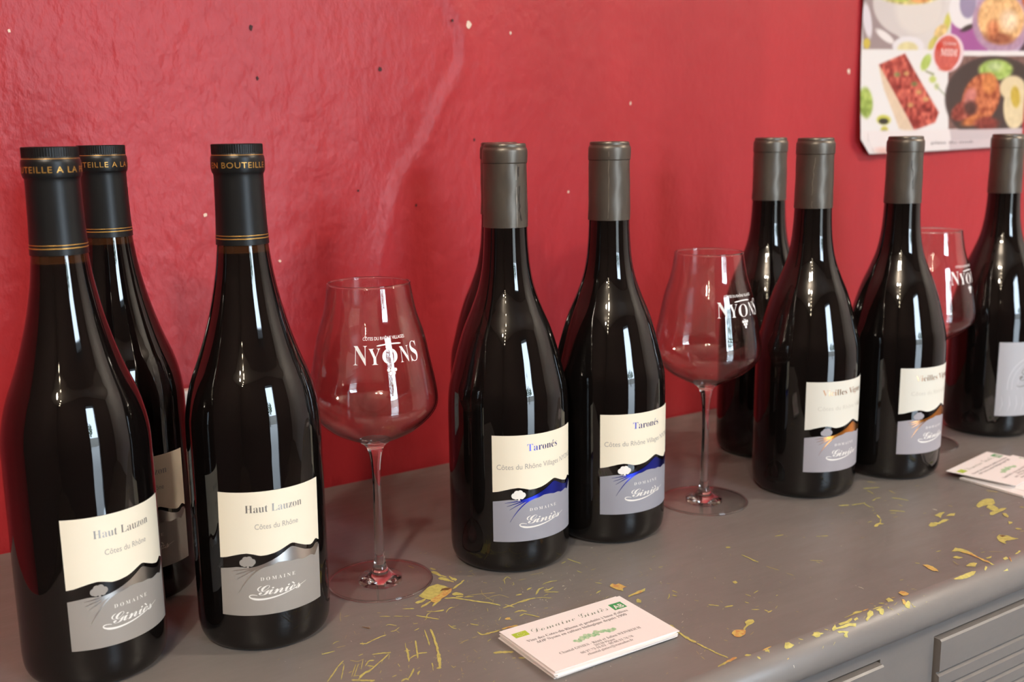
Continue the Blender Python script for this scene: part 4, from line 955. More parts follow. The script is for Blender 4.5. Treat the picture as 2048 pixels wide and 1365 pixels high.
def wall_y(x, z):
    i = min(max(np.searchsorted(xs, x)-1, 0), nx-2); j = min(max(np.searchsorted(zs, z)-1, 0), nz-2)
    return -max(Yd[j, i], Yd[j, i+1], Yd[j+1, i], Yd[j+1, i+1])
def blob(cx, cz, r, y, n=9, rz=None):
    return [(cx+r*random.uniform(.65, 1.25)*math.cos(2*PI*k/n), y, cz+(rz or r)*random.uniform(.65, 1.25)*math.sin(2*PI*k/n)) for k in range(n)]
V, F, mi = [], [], []
for x, z, r, dark in ((.1315,.3829,.0010,0),(.5073,.4028,.0030,0),(.2625,.2459,.0013,0),(.3219,.2044,.0011,0),(1.0255,.3726,.0024,0),
                      (.309,.3925,.0017,1),(.3119,.353,.0011,1),(.4198,.3619,.0017,1),(.5115,.3015,.0010,1),(.5191,.2791,.0011,1),
                      (.553,.397,.0010,0),(.70,.335,.0012,0),(.62,.25,.0010,0),(.45,.245,.0009,1),(.395,.26,.0009,1),(.49,.405,.0009,1),(.31,.19,.0009,0)):
    b = len(V); q = blob(x, z+TZ, r, wall_y(x, z+TZ)-0.0004, rz=r*1.35)
    V += q; V += [(a, c+0.0012, d) for a, c, d in q]; n_ = len(q)
    F.append(tuple(range(b, b+n_))); mi.append(dark)
    for k in range(n_):
        F.append((b+k, b+n_+k, b+n_+(k+1) % n_, b+(k+1) % n_)); mi.append(dark)
o = mesh_obj('chipped_spots', V, F, None, wall_back, mats=[M['plaster'], M['dark_speck']], mi=mi)
o['kind'] = 'stuff'

structure(mesh_obj('floor', [(X0,0,0),(X1,0,0),(X1,Y1,0),(X0,Y1,0)], [(0,3,2,1)], M['floor']))
structure(mesh_obj('ceiling', [(X0,0,H),(X1,0,H),(X1,Y1,H),(X0,Y1,H)], [(0,1,2,3)], M['ceil']))
box_struct('wall_left', [(X0-.1, X0, Y1, 0, 0, H)], M['plainwall'])
box_struct('wall_front', [(X0, DOOR[0], Y1-.12, Y1, 0, H), (DOOR[1], X1, Y1-.12, Y1, 0, H), (DOOR[0], DOOR[1], Y1-.12, Y1, DOOR[3], H)], M['plainwall'])
box_struct('wall_right', [(X1, X1+.1, Y1, 0, 0, H)], M['palewall'])
d0, d1 = DOOR[0], DOOR[1]
box_struct('door_1', [(d0-.05, d0+.03, Y1-.14, Y1+.03, 0, DOOR[3]+.05), (d1-.03, d1+.05, Y1-.14, Y1+.03, 0, DOOR[3]+.05), (d0, d1, Y1-.14, Y1+.03, DOOR[3]-.03, DOOR[3]+.05)], M['darkframe'])
structure(mesh_obj('pavement', [(-12,Y1-.12,-.02),(14,Y1-.12,-.02),(14,-22,-.02),(-12,-22,-.02)], [(0,3,2,1)], M['pave']))

bt = MB()
bt.box(-9, 11, -22.4, -22, 0, 2.6)
structure(bt.build('wall_opposite', mat('street_facade', (.30, .28, .25), .9)))
tr = empty('street_tree', (2.0, -12.5, 0), 'street tree outside the doorway, seen only mirrored in the bottles', 'tree')
mesh_obj('trunk', *(lambda n: ([(.11*(1-.4*j)*math.cos(2*PI*i/n), .11*(1-.4*j)*math.sin(2*PI*i/n), 2.2*j) for j in (0, 1) for i in range(n)], [(i, (i+1) % n, n+(i+1) % n, n+i) for i in range(n)]))(10), mat('bark', (.06, .045, .035), .9), tr)
rt_ = random.Random(8); V, F = [], []
for k in range(420):
    a, b_, r_ = rt_.uniform(0, 2*PI), rt_.gauss(0, .5), rt_.uniform(.5, 1)**.5
    c = Vector((1.2*r_*math.cos(a)*math.cos(b_), 1.2*r_*math.sin(a)*math.cos(b_), 2.9+1.1*r_*math.sin(b_)))
    u = Vector((rt_.gauss(0, 1), rt_.gauss(0, 1), rt_.gauss(0, 1))).normalized()*.16; w = u.cross(Vector((rt_.gauss(0, 1), rt_.gauss(0, 1), 1))).normalized()*.09
    n0 = len(V); V += [c-u, c+w, c+u, c-w]; F.append((n0, n0+1, n0+2, n0+3))
fo = mesh_obj('foliage', V, F, mat('leaf_green', (.05, .11, .03), .7), tr); fo['kind'] = 'stuff'

# ------------------------------------------------------------------ sideboard
SX0, SX1, SY = -0.05, 1.22, -0.437
sb = empty('sideboard', (0, 0, 0), 'grey painted sideboard with chipped yellow underpaint, standing against the red wall', 'sideboard')
PR = [(-.437,0),(-.4405,-.001),(-.4435,-.0031),(-.4465,-.0066),(-.4485,-.0112),(-.449,-.016),(-.4485,-.02),(-.446,-.0235),(-.442,-.0262),(-.4385,-.0295),(-.4375,-.0305)]
b = MB()
xsn = np.linspace(SX0-.015, SX1+.015, 2)
prof = [(-.0045, 0)]+PR+[(-.0045, -.0305)]
b.extrude_x([(y, z+TZ) for y, z in prof], xsn[0], xsn[1])
top = b.build('top', M['grey'], sb)
me = top.data
me.polygons.foreach_set('use_smooth', [len(pg.vertices) == 4 and abs(pg.normal.z) < 0.999 and pg.normal.y < .5 for pg in me.polygons])
b = MB()                                                     # carcass: side panels, back, rails and stiles around the drawers
yb, yf = -.0045, SY-.0005
ZD1, ZD0 = TZ-.039, TZ-.165
b.box(SX0, SX0+.02, yf+.022, yb, .0, TZ-.0305); b.box(SX1-.02, SX1, yf+.022, yb, .0, TZ-.0305)
b.box(SX0+.02, SX1-.02, yb-.01, yb, .06, TZ-.0305)
for x0, x1 in ((SX0, .0), (.5567, .6140), (1.17, SX1)): b.box(x0, x1, yf, yf+.022, .0, TZ-.0305)
for x0, x1 in ((.0, .5567), (.6140, 1.17)):
    b.box(x0, x1, yf, yf+.022, ZD1, TZ-.0305); b.box(x0, x1, yf, yf+.022, ZD0-.03, ZD0); b.box(x0, x1, yf, yf+.022, .0, .09)
b.box(SX0+.02, SX1-.02, yf+.022, yb-.01, ZD0-.03, ZD0-.015)
b.build('carcass', M['grey'], sb)
def drawer(x0, x1):
    z1, z0 = ZD1-.0016, ZD0+.002
    yfc = SY-.0052
    pr = [(yfc+.018, z1), (yfc+.0012, z1), (yfc, z1-.0012)]
    z = z1-.0235
    while z > z0+.016:
        pr += [(yfc, z), (yfc+.0026, z-.0014), (yfc+.0026, z-.0024), (yfc, z-.0038)]
        z -= .0118
    pr += [(yfc, z0), (yfc+.018, z0)]
    b = MB(); b.extrude_x(pr, x0, x1)
    d = b.build('drawer', M['grey'], sb)
    b = MB()
    for q in (x0+.012, x1-.022): b.box(q, q+.010, yfc+.018, -.05, z0+.006, z1-.012)
    b.box(x0+.022, x1-.022, yfc+.018, -.05, z0+.006, z0+.012); b.box(x0+.022, x1-.022, -.06, -.05, z0+.012, z1-.012)
    b.build('drawer_box', M['grey'], d)
    return d
drawer(.0025, .5550); drawer(.6157, 1.1675)
for x0, x1 in ((.004, .5545), (.6165, 1.166)):
    b = MB(); b.box(x0, x1, SY-.0052, SY+.012, .095, ZD0-.034)
    dr = b.build('door', M['grey'], sb, bevel=.002)
    b = MB(); b.box(x0+.06, x1-.06, SY-.010, SY-.004, .155, ZD0-.094); b.build('panel', M['grey'], dr, bevel=.003)

# worn spots of the top: the old yellow paint and bare wood where the grey is scratched off
def chips():
    order = 'yowfb'
    V, F, mi = [], [], []
    for ci, line in enumerate(CHIPS.strip().splitlines()):
        w = line.split(); c, kind = w[0][0], w[0][1]
        P = []
        for q in w[1:]:
            a = [int(v) for v in q.split(',')]
            P.append((a[0]*1e-5, a[1]*1e-5, (a[2] if len(a) > 2 else 15)*1e-5+TZ+ci*4e-7+(1.8e-4 if c == 'b' else 9e-5 if c == 'o' else 0)))
        n0 = len(V); V += P
        if kind == 's':
            for i in range(0, len(P)-2, 2):
                F.append((n0+i, n0+i+1, n0+i+3, n0+i+2)); mi.append(order.index(c))
        else:
            F.append(tuple(range(n0, n0+len(P)))); mi.append(order.index(c))
    rn = random.Random(3)
    for k in range(900):                                     # fine scratches and dust-sized specks
        if rn.random() < .62: x, y = rn.gauss(.36, .075), rn.gauss(-.335, .045)
        else: x, y = rn.uniform(.15, 1.15), rn.uniform(-.436, -.02)
        if not (.0 < x < 1.2 and -.4355 < y < -.01): continue
        a = rn.choice((rn.gauss(.2, .35), rn.gauss(1.1, .3), rn.uniform(0, PI))); L = rn.uniform(.0004, .0032); w_ = rn.uniform(.00012, .0004)
        dx, dy = math.cos(a)*L/2, math.sin(a)*L/2; ex, ey = -math.sin(a)*w_/2, math.cos(a)*w_/2
        n0 = len(V); z = TZ+.00004+k*1e-7
        V += [(x-dx-ex*.4, y-dy-ey*.4, z), (x-ex, y-ey, z), (x+dx, y+dy, z), (x+ex, y+ey, z)]
        F.append((n0, n0+1, n0+2, n0+3)); mi.append(rn.choice((3, 3, 3, 0, 2)))
    # make every face look outwards
    A = np.array(V)
    F2 = []
    for f in F:
        q = A[list(f)]
        nrm = np.zeros(3)
        for i in range(len(q)): nrm += np.cross(q[i], q[(i+1) % len(q)])
        F2.append(f if nrm[2]-nrm[1]*.8 > 0 else f[::-1])
    return V, F2, mi
V, F, mi = chips()
o = mesh_obj('worn_paint', V, F, None, sb, mats=[M['chip_y'], M['chip_o'], M['chip_w'], M['chip_f'], M['chip_b']], mi=mi)
o['kind'] = 'stuff'
o['label'] = 'yellow and orange scratches where the grey paint is worn off'

# ------------------------------------------------------------------ bottles
PB = [(0, .004), (.020, .002), (.030, .0002), (.0345, 0), (.0395, .0018), (.0425, .006), (.0436, .0125), (.0437, .020), (.0437, .060), (.0437, .100),
      (.0434, .118), (.0424, .1290), (.0394, .1415), (.0354, .1570), (.0308, .1715), (.0249, .1858), (.0200, .1996), (.0172, .2133), (.0159, .2268), (.0153, .2400), (.0151, .2500), (.0148, .288)]
PA = [(0, .004), (.020, .002), (.028, .0002), (.0325, 0), (.0375, .0018), (.0398, .006), (.0407, .0125), (.0408, .020), (.0408, .060), (.0407, .100),
      (.0406, .125), (.0403, .1390), (.0392, .1475), (.0374, .1560), (.0347, .1650), (.0314, .1735), (.0280, .1830), (.0244, .1946), (.0212, .2065), (.0186, .2184), (.0166, .2300), (.0152, .2420), (.0146, .252), (.0140, .288)]
CB = [(.0, .2998), (.0130, .2998), (.0144, .2994), (.0144, .2994), (.0147, .2984), (.0147, .2972), (.0147, .2972), (.0153, .2962), (.0157, .2950), (.0158, .2900), (.0157, .2868), (.0157, .2868), (.0152, .2861), (.0152, .2861),
      (.0153, .2800), (.0155, .2600), (.0158, .2424), (.0158, .2424), (.0154, .2423)]
CA = [(.0, .3016), (.0132, .3018), (.0142, .3026), (.0146, .3022), (.0146, .3022), (.0146, .2972), (.0146, .2972), (.0149, .2960), (.0154, .2948), (.0155, .2905), (.0154, .2878), (.0150, .2862), (.0150, .2862), (.0144, .2852), (.0143, .2820),
      (.0145, .2700), (.0149, .2560), (.0155, .2442), (.0155, .2442), (.0151, .2441)]

def rad(prof, z):
    q = sorted((zz_, r) for r, zz_ in prof if r > .008 and zz_ > .003)
    return float(np.interp(z, [a for a, _ in q], [b for _, b in q]))

def wrap(V2, r, z_of, a_of):
    out = []
    for x, y in V2:
        a = a_of(x, y); q = r(y) if callable(r) else r
        out.append((q*math.cos(a), q*math.sin(a), z_of(x, y)))
    return out

EDGE = [(0,.47),(.06,.478),(.12,.492),(.19,.506),(.255,.512),(.31,.502),(.37,.486),(.43,.487),(.5,.497),(.55,.511),(.60,.530),(.655,.548),(.68,.545),(.74,.520),(.80,.497),(.87,.478),(.905,.483),(.93,.502),(.955,.506),(.975,.494),(1,.482)]
LOW = [(0,.382),(.08,.392),(.16,.402),(.21,.400),(.27,.395),(.32,.394),(.40,.393),(.47,.400),(.53,.416),(.60,.413),(.66,.402),(.72,.404),(.775,.388),(.83,.393),(.87,.398),(.90,.388),(.925,.374),(.95,.398),(.975,.43),(1,.45)]
HILL = [(.33,.402),(.40,.418),(.47,.440),(.53,.463),(.59,.492),(.63,.512),(.658,.522),(.69,.512),(.74,.488),(.80,.462),(.87,.444),(.905,.447),(.935,.470),(.96,.472),(.985,.462)]

def piece(x0f, top_f, bot_f, mapf, name, mt, parent, nx=48, ny=6, thick=.00022):
    """a sheet of label paper between two outlines (fractions of the label)"""
    V, F = [], []
    us = np.linspace(x0f[0], x0f[1], nx+1)
    for j in range(ny+1):
        for u in us:
            v = bot_f(u)+(top_f(u)-bot_f(u))*j/ny
            V.append((u, v))
    n0 = len(V)
    for j in range(ny):
        for i in range(nx):
            a = j*(nx+1)+i; F.append((a, a+1, a+nx+2, a+nx+1))
    P = mapf(V, thick)
    return mesh_obj(name, P, F, mt, parent, smooth=True)

def make_label(kind, root, rb, center, width_deg=92.5, skew=0.0, z0=.0255, z1=.1025):
    Hh = z1-z0; Wd = R(width_deg)
    def mp(V, off):
        return wrap(V, rb+off, lambda x, y: z0+y*Hh, lambda x, y: R(center)+(x-.5)*Wd-R(skew)*(1-y))
    it = lambda pts: (lambda u: float(np.interp(u, [a for a, _ in pts], [b for _, b in pts])))
    paper = {'A': M['cream'], 'B': M['cream'], 'C': M['cream2']}[kind]
    low = {'A': M['greyA'], 'B': M['greyB'], 'C': M['greyC']}[kind]
    foil = {'A': M['silver'], 'B': M['blue'], 'C': M['copper']}[kind]
    tfoil = {'A': M['titleA'], 'B': M['titleB'], 'C': M['titleC']}[kind]
    up = piece((0, 1), lambda u: 1.0, it(EDGE), mp, 'upper_label', paper, root)
    lo = piece((0, 1), it(LOW), lambda u: 0.0, mp, 'lower_label', low, root)
    e1, e2 = .00032, .00042
    if kind == 'A':
        ti = fit('Haut Lauzon', .25, .775, .835,   .062, 'serif', -.0105); su = fit('Côtes du Rhône', .33, .73, .70, .045)
    elif kind == 'B':
        ti = fit('Taronés', .35, .71, .848, .066, 'serif', -.0105); su = fit('Côtes du Rhône Villages NYONS', .045, .985, .685, .05)
    else:
        ti = fit('Vieilles Vignes', .187, .86, .848, .066, 'serif', -.0105); su = fit('Côtes du Rhône Villages', .14, .93, .685, .047)
    mesh_obj('title_lettering', mp(ti[0], e1), ti[1], tfoil, up)
    mesh_obj('region_lettering', mp(su[0], e1), su[1], M['inkgrey'] if kind != 'C' else M['inkpale'], up)
    V, F = [], []
    hill, lw = it(HILL), it(LOW)
    us = np.linspace(.33, .985, 44)
    for u in us: V += [(u, min(lw(u), hill(u))), (u, max(hill(u), lw(u)))]
    F = [(2*i, 2*i+2, 2*i+3, 2*i+1) for i in range(len(us)-1)]
    parts = [(V, F)]
    for p in ([(.42,.402),(.28,.37),(.17,.19)], [(.40,.40),(.30,.365),(.205,.24)], [(.38,.398),(.27,.365),(.165,.305)], [(.34,.396),(.24,.385),(.12,.37)], [(.36,.397),(.26,.374),(.14,.338)]):
        q = bez(p, 14); parts.append(strip(q, np.linspace(.016, .002, 14)))
    hv = merge(parts)
    mesh_obj('foil_hills', mp(hv[0], e1), hv[1], foil, lo)
    tree = [disc(.26+dx, .437+dy, r, 12, r*.93) for dx, dy, r in ((-.045,.0,.030),(-.02,.022,.030),(.012,.024,.030),(.042,.004,.028),(0,.0,.036),(.03,-.012,.024),(-.03,-.014,.022))]
    tree.append(([(.25,.385),(.272,.385),(.268,.425),(.254,.425)], [(0,1,2,3)]))
    tv = merge(tree)
    mesh_obj('tree_emblem', mp(tv[0], e1 if kind != 'A' else e1), tv[1], M['inkwhite'] if kind == 'B' else low, lo)
    dm = fit('DOMAINE', .367, .685, .283, .028, 'serif', -.008, 1.6)
    gi = fit('Giniès', .335, .74, .165, .085, 'script', -.002, .86)
    sw = strip(np.concatenate([bez([(.335,.165),(.27,.185),(.24,.158),(.29,.142)], 12), bez([(.29,.142),(.40,.105),(.66,.165),(.80,.205)], 22)[1:]]),
               np.concatenate([np.linspace(.004,.013,12), np.linspace(.018,.002,21)]))
    lg = merge([dm, gi, sw])
    mesh_obj('estate_lettering', mp(lg[0], e2), lg[1], M['inkwhite'], lo)

def ring_text(body, r, z, cap, ang0, parent, span):
    v, f = fit(body, 0, span, 0, cap, 'sans', .004, 1.12)
    P = wrap(v, r, lambda x, y: z+y, lambda x, y: ang0+x)
    return mesh_obj('gold_lettering', P, f, M['gold'], parent)

def capsule_seam(cp, ang, z0, z1, mt, name, w=.0006, amp=.06, seed=1):
    rn = random.Random(seed); pts = []
    zq = np.linspace(z0, z1, 16); a = ang
    V = []
    for i, z in enumerate(zq):
        a += rn.gauss(0, amp*.25)*.3; ww = w*rn.uniform(.35, 1.2)/.0156/2
        r = rad(CB, z)+.00012
        for s in (-1, 1): V.append((r*math.cos(a+s*ww), r*math.sin(a+s*ww), z))
    F = [(2*i, 2*i+1, 2*i+3, 2*i+2) for i in range(len(zq)-1)]
    return mesh_obj(name, V, F, mt, cp)

def bottle(kind, x, y, center, label, group, rot_text=0, skew=0, width=92.5):
    root = empty('wine_bottle', (x, y, TZ), label, 'bottle', group)
    A = kind == 'A'
    lathe('glass_body', spline(PA if A else PB), M['bottleA'] if A else M['bottle'], root, 112)
    if A:
        wob = lambda a, z: (.00022*math.cos(64*a) if .2968 < z < .3024 else 0)
        cp = lathe('capsule', spline(CA), M['capA'], root, 192, wob)
        for z, w in ((.2497, .00045), (.2479, .0006)):
            r = rad(CA, z)+.00012
            lathe('gold_line', [[(r, z-w/2), (r+.0001, z), (r, z+w/2)]], M['gold'], cp, 72)
        lathe('gold_line', [[(.01488, .29635), (.01492, .2962), (.01500, .2961)]], M['gold'], cp, 72)
        ring_text('MIS EN BOUTEILLE A LA PROPRIETE', .01562, .2888, .0035, R(rot_text), cp, R(345))
    else:
        wob = lambda a, z: .00010*math.sin(3*a+z*160)+.00007*math.sin(7*a-z*300)
        cp = lathe('capsule', spline(CB), M['capB'], root, 96, wob)
    rb = .0408 if A else .0437
    if kind in 'ABC': make_label(kind, root, rb, center, width, skew)
    return root, cp

GA, GB, GC = 'bottles with the silver mountain label', 'bottles with the blue mountain label', 'bottles with the copper mountain label'
# angle of a letter in the ring text: start angle = facing angle - position
f_of = lambda face, frac: face-frac*345
bottle('A', .1122, -.2187, -72.4, 'black-capped wine bottle with silver mountain label, nearest the camera, cut by the frame bottom', GA, f_of(-100.1, .515))
bottle('A', .1600, -.1229, -93.0, 'black-capped wine bottle mostly hidden behind the nearest one, label edge in shade', GA, f_of(-102.4, .478))
bottle('A', .2121, -.2329, -97.0, 'black-capped wine bottle with silver mountain label, standing just beside the front wine glass', GA, f_of(-109.0, .318), skew=3.0)
_, cp = bottle('B', .4054, -.2225, -92.2, 'wine bottle with blue mountain label and creased grey capsule, front of the blue pair', GB)
capsule_seam(cp, R(-122.8+30), .243, .285, M['seam'], 'capsule_crease', .0008, .05, 2)
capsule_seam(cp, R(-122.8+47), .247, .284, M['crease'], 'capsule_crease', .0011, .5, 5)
capsule_seam(cp, R(-122.8+62), .25, .275, M['seam'], 'capsule_crease', .0006, .5, 8)
_, cp = bottle('B', .4984, -.2215, -90.0, 'wine bottle with blue mountain label, beside the second wine glass', GB)
capsule_seam(cp, R(-128.4-3), .244, .297, M['seam'], 'capsule_crease', .0005, .2, 4)
bottle('B', .4690, -.1160, -91.0, 'dark wine bottle hidden behind the front blue-label bottle, only its left shoulder showing', GB)
bottle('C', .7525, -.1415, -93.0, 'grey-capped wine bottle at the back, seen through the second wine glass', GC)
_, cp = bottle('C', .6996, -.2411, -92.5, 'wine bottle with copper mountain label, nearest of the copper-label bottles', GC)
capsule_seam(cp, R(-138.9-4), .243, .284, M['seam'], 'capsule_crease', .0005, .35, 6)
_, cp = bottle('C', .8019, -.2518, -88.7, 'wine bottle with copper mountain label, standing before the farthest wine glass', GC)
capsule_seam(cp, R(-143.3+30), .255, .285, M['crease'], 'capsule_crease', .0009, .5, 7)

# the bottle at the far right with the plain silver label
rt, cp = bottle('D', .9948, -.2261, 0, 'wine bottle with plain silver-grey label, farthest right, cut by the frame edge', None)
def mpD(V, off):
    return wrap(V, .0437+off, lambda x, y: .024+y*.0745, lambda x, y: R(-140.3)+x*R(95))
lb = piece((0, 1), lambda u: 1.0, lambda u: 0.0, mpD, 'label', M['silverpaper'], rt)
parts = []
for r_, w_ in ((.36, .012), (.30, .008), (.22, .006)):
    a = np.linspace(PI, 0, 24); parts.append(strip(np.stack([.5+r_*np.cos(a), .42+r_*1.05*np.sin(a)], 1), [w_]*24))
    for s_ in (-1, 1): parts.append(strip([(.5+s_*r_, .42), (.5+s_*r_, .36)], [w_]*2))
parts.append(strip([(.02, .345), (.98, .345)], [.012]*2)); parts.append(strip([(.02, .32), (.98, .32)], [.005]*2))
for k in range(9): parts.append(strip([(.06+.1*k, .06), (.09+.1*k, .16), (.07+.1*k, .28)], [.004, .014, .004]))
ev = merge(parts); mesh_obj('arch_print', mpD(ev[0], .0003), ev[1], M['emboss'], lb)
gv = merge([fit('R', .30, .62, .48, .22, 'script', 0), strip(bez([(.28,.43),(.24,.37),(.40,.40),(.62,.47)], 18), np.linspace(.006, .016, 18))])
mesh_obj('initial_lettering', mpD(gv[0], .0004), gv[1], M['inkmid'], lb)

# ------------------------------------------------------------------ wine glasses
GO = [(.0274, .2105), (.0306, .1925), (.0357, .1755), (.0394, .1572), (.0423, .1426), (.0437, .1318), (.0428, .1258), (.0386, .1195), (.0300, .1118), (.0215, .1070), (.0150, .1041), (.0110, .1023)]
GI = [(.0105, .1032), (.0146, .1048), (.0209, .1078), (.0294, .1126), (.0379, .1202), (.0420, .1262), (.0429, .1318), (.0415, .1426), (.0386, .1572), (.0349, .1755), (.0299, .1925), (.0268, .2105)]
# solid glass: the thick bottom of the bowl, the stem and the knob on the foot
GS = [(.0, .1024), (.0060, .1026), (.0100, .1030), (.0108, .1029), (.0109, .1024), (.0102, .1016), (.0080, .1000), (.0058, .0972), (.0044, .0925), (.0036, .0870), (.0030, .0790), (.0029, .0620), (.0031, .0420), (.0032, .0280), (.0038, .0170), (.0050, .0105), (.0080, .0064), (.0125, .0044), (.0150, .0036), (.0150, .0036), (.0150, .0006), (.0150, .0006), (.0, .0006)]
GF = [(.0148, .0036), (.0240, .0027), (.0300, .0022), (.0353, .0017)]
def wine_glass(x, y, dphi, label):
    root = empty('wine_glass', (x, y, TZ), label, 'wine glass', 'stemmed tasting glasses')
    so, si = spline(GO), spline(GI)
    si = [[(r+(.00016*math.sin((r-.012)*2*PI/.0026) if .012 < r < .031 and z < .115 else 0)*.5, z+(.00016*math.sin((r-.012)*2*PI/.0026) if .012 < r < .031 and z < .115 else 0)) for r, z in si[0]]]
    run = si[0]+so[0]
    tor = lambda rr_, zc, a: [[(rr_+a*math.cos(t), zc+a*math.sin(t)) for t in np.linspace(0, 2*PI, 13)]]
    lathe('rim', tor(.0271, .2106, .00062), M['glass'], root, 128)
    lathe('foot_rim', tor(.0357, .00105, .00085), M['glass'], root, 128)
    lathe('bowl', [run[::-1]], M['thinglass'], root, 128)
    lathe('stem', [q[::-1] for q in spline(GS)][::-1], M['glass'], root, 72)
    lathe('foot', [q[::-1] for q in spline(GF)][::-1], M['footglass'], root, 96)
    rz = lambda z: rad(GO, z)+.00018
    def mp(V):
        return wrap(V, lambda y_: rz(y_), lambda x_, y_: y_, lambda x_, y_: R(dphi)+x_/.041)
    k = lambda deg: R(deg)*.041
    P = []
    for ch, a0, a1, cap in (('N', -133.3, -119.6, .0125), ('Y', -118.3, -106.6, .0105), ('O', -105.0, -89.5, .0098), ('N', -86.5, -75.5, .0105), ('S', -73.6, -64.0, .0130)):
        P.append(fit(ch, k(a0), k(a1), .1628 if ch != 'S' else .1622, cap, 'serif', -.008))
    P.append(strip([(k(a), .1746+.0008*math.sin((a+110)/32*PI)) for a in np.linspace(-110, -84, 14)], [.0004]+[.0009]*12+[.0004]))
    lt = merge(P)
    mesh_obj('town_lettering', mp(lt[0]), lt[1], M['etch'], root)
    v = fit('CÔTES DU RHÔNE VILLAGES', k(-124), k(-78), .1782, .0021, 'sans', .006)
    mesh_obj('region_lettering', mp(v[0]), v[1], M['etch'], root)
    g = [disc(k(-96.5)+dx, .1590+dy, .00115, 10) for dx, dy in ((-.0024,0),(0,0),(.0024,0),(-.0012,-.0021),(.0012,-.0021),(0,-.0042))]
    g.append(strip([(k(-99), .1612), (k(-97), .1603), (k(-95), .1606)], [.0005]*3))
    gv = merge(g); mesh_obj('grape_emblem', mp(gv[0]), gv[1], M['etch'], root)
    return root
wine_glass(.3025, -.2137, 0, 'stemmed wine glass nearest the camera, between the silver-label and blue-label bottles')
wine_glass(.5997, -.2229, 10.8, 'stemmed wine glass between the blue-label and copper-label bottles')
wine_glass(.8905, -.2205, 19.0, 'stemmed wine glass farthest from the camera, half hidden by a copper-label bottle')

# ------------------------------------------------------------------ business cards
CW, CH, CT = .0908, .0604, .00052
def card_text(root, printed=True):
    z = CT+.00003
    def put(name, vf, mt):
        P = [(x*CW, -y*CH, z) for x, y in vf[0]]
        return mesh_obj(name, P, vf[1], mt, root)
    def line(s, u0, u1, v, cap, style='serif', off=0):
        V, F = fit(s, u0, u1, 0, cap, style, off); V = V.copy(); V[:, 1] = v-V[:, 1]; return V, [f[::-1] for f in F]
    q = lambda a: (a, [(0, 3, 2, 1)])
    put('lime_logo', q([(.043,.122),(.157,.122),(.152,.225),(.042,.222)]), M['lime'])
    a = [disc(.10+.026*math.cos(t), .172+.028*math.sin(t), .004, 6) for t in np.linspace(.4, 5.2, 9)]
    vf = merge(a); put('leaf_stars', (vf[0], [f[::-1] for f in vf[1]]), M['inkwhite']).location.z = .00004
    put('green_logo', q([(.862,.129),(.969,.131),(.963,.270),(.853,.272)]), M['green'])
    put('logo_lettering', line('AB', .870, .952, .250, .085, 'sans', .02), M['inkwhite']).location.z = .00004
    put('estate_lettering', line('Domaine Giniès', .185, .825, .225, .105, 'script', -.012), M['cardgrey'])
    L = [line('Vins des Côtes-du-Rhône et produits à base d’olives'.replace('ô', 'o'), .079, .925, .358, .044),
         line('AOP Nyons en culture biologique depuis 1990', .123, .880, .428, .044),
         line('Chantal GINIES - Rémi et Julien WEINREICH', .162, .832, .745, .042, 'serif', -.006),
         line('26110 Piégon', .417, .582, .800, .036, 'serif', -.006),
         line('06.37.73.16.63 - 06.86.31.76.78', .281, .710, .852, .036, 'serif', -.006),
         line('chantal.ginies@wanadoo.fr', .306, .679, .912, .038, 'serif', -.006)]
    put('address_lettering', merge(L), M['inkdark'])
    rn = random.Random(9); g = []
    for k in range(26):
        t = k/25; g.append(disc(.35+.32*t, .600-.02*math.sin(t*3)+rn.uniform(-.03, .03), rn.uniform(.014, .026), 8, rn.uniform(.022, .04)))
    vf = merge(g)
    P = [(x*CW, -y*CH, z+i*1e-7) for i, (x, y) in enumerate(vf[0])]
    mesh_obj('leaf_drawing', P, [f[::-1] for f in vf[1]], M['leafgreen'], root)

def card(x, y, z, rz, label, group, printed=False, lift=None):
    root = empty('business_card', (x, y, z), label, 'business card', group, rz)
    b = MB(); b.box(0, CW, -CH, 0, 0, CT)
    o = b.build('card_sheet', M['card'], root)
    if printed: card_text(root)
    return root
rn = random.Random(21)
N1 = 8
ORD = [None, 'first', 'second', 'third', 'fourth', 'fifth', 'sixth', 'seventh', 'eighth']
for k in range(N1):
    topc = k == N1-1
    dx, dy, rz = (0, 0, -.012) if topc else (rn.uniform(-.0012, .0014), rn.uniform(-.0014, .001), -.012+rn.uniform(-.016, .016))
    if k == N1-2: dx, dy, rz = .0032, .0012, -.024
    card(.3240+dx, -.3345+dy, TZ+.00022+k*(CT+.00004), rz,
         'printed white business card on top of the stack in front of the blue-label bottles' if topc else 'white business card in the front stack, %s from its top, only the edge showing' % ORD[N1-k],
         'business cards of the front stack' if topc else 'buried cards of the front stack', topc)
# second stack, at the frame's right edge; its upper cards lie turned and overhang
B2 = ((.8222,-.3118,.0), (.8228,-.3112,-.012), (.8218,-.3122,.008))
for k, (x, y, rz) in enumerate(B2):
    card(x, y, TZ+.00022+k*(CT+.0001), rz, 'white business card in the far stack, %s from its top, only the edge showing' % ORD[5-k], 'buried cards of the far stack')
zt = TZ+.00022+3*(CT+.0001)
card(.8290, -.3085, zt, .075, 'second printed card from the top of the far stack, turned askew under the first', 'business cards of the far stack', True)
card(.8190, -.3005, zt+CT+.0026, .2, 'printed white business card on top of the far stack, overhanging towards the camera', 'business cards of the far stack', True).rotation_euler = (0, R(1.6), .2)

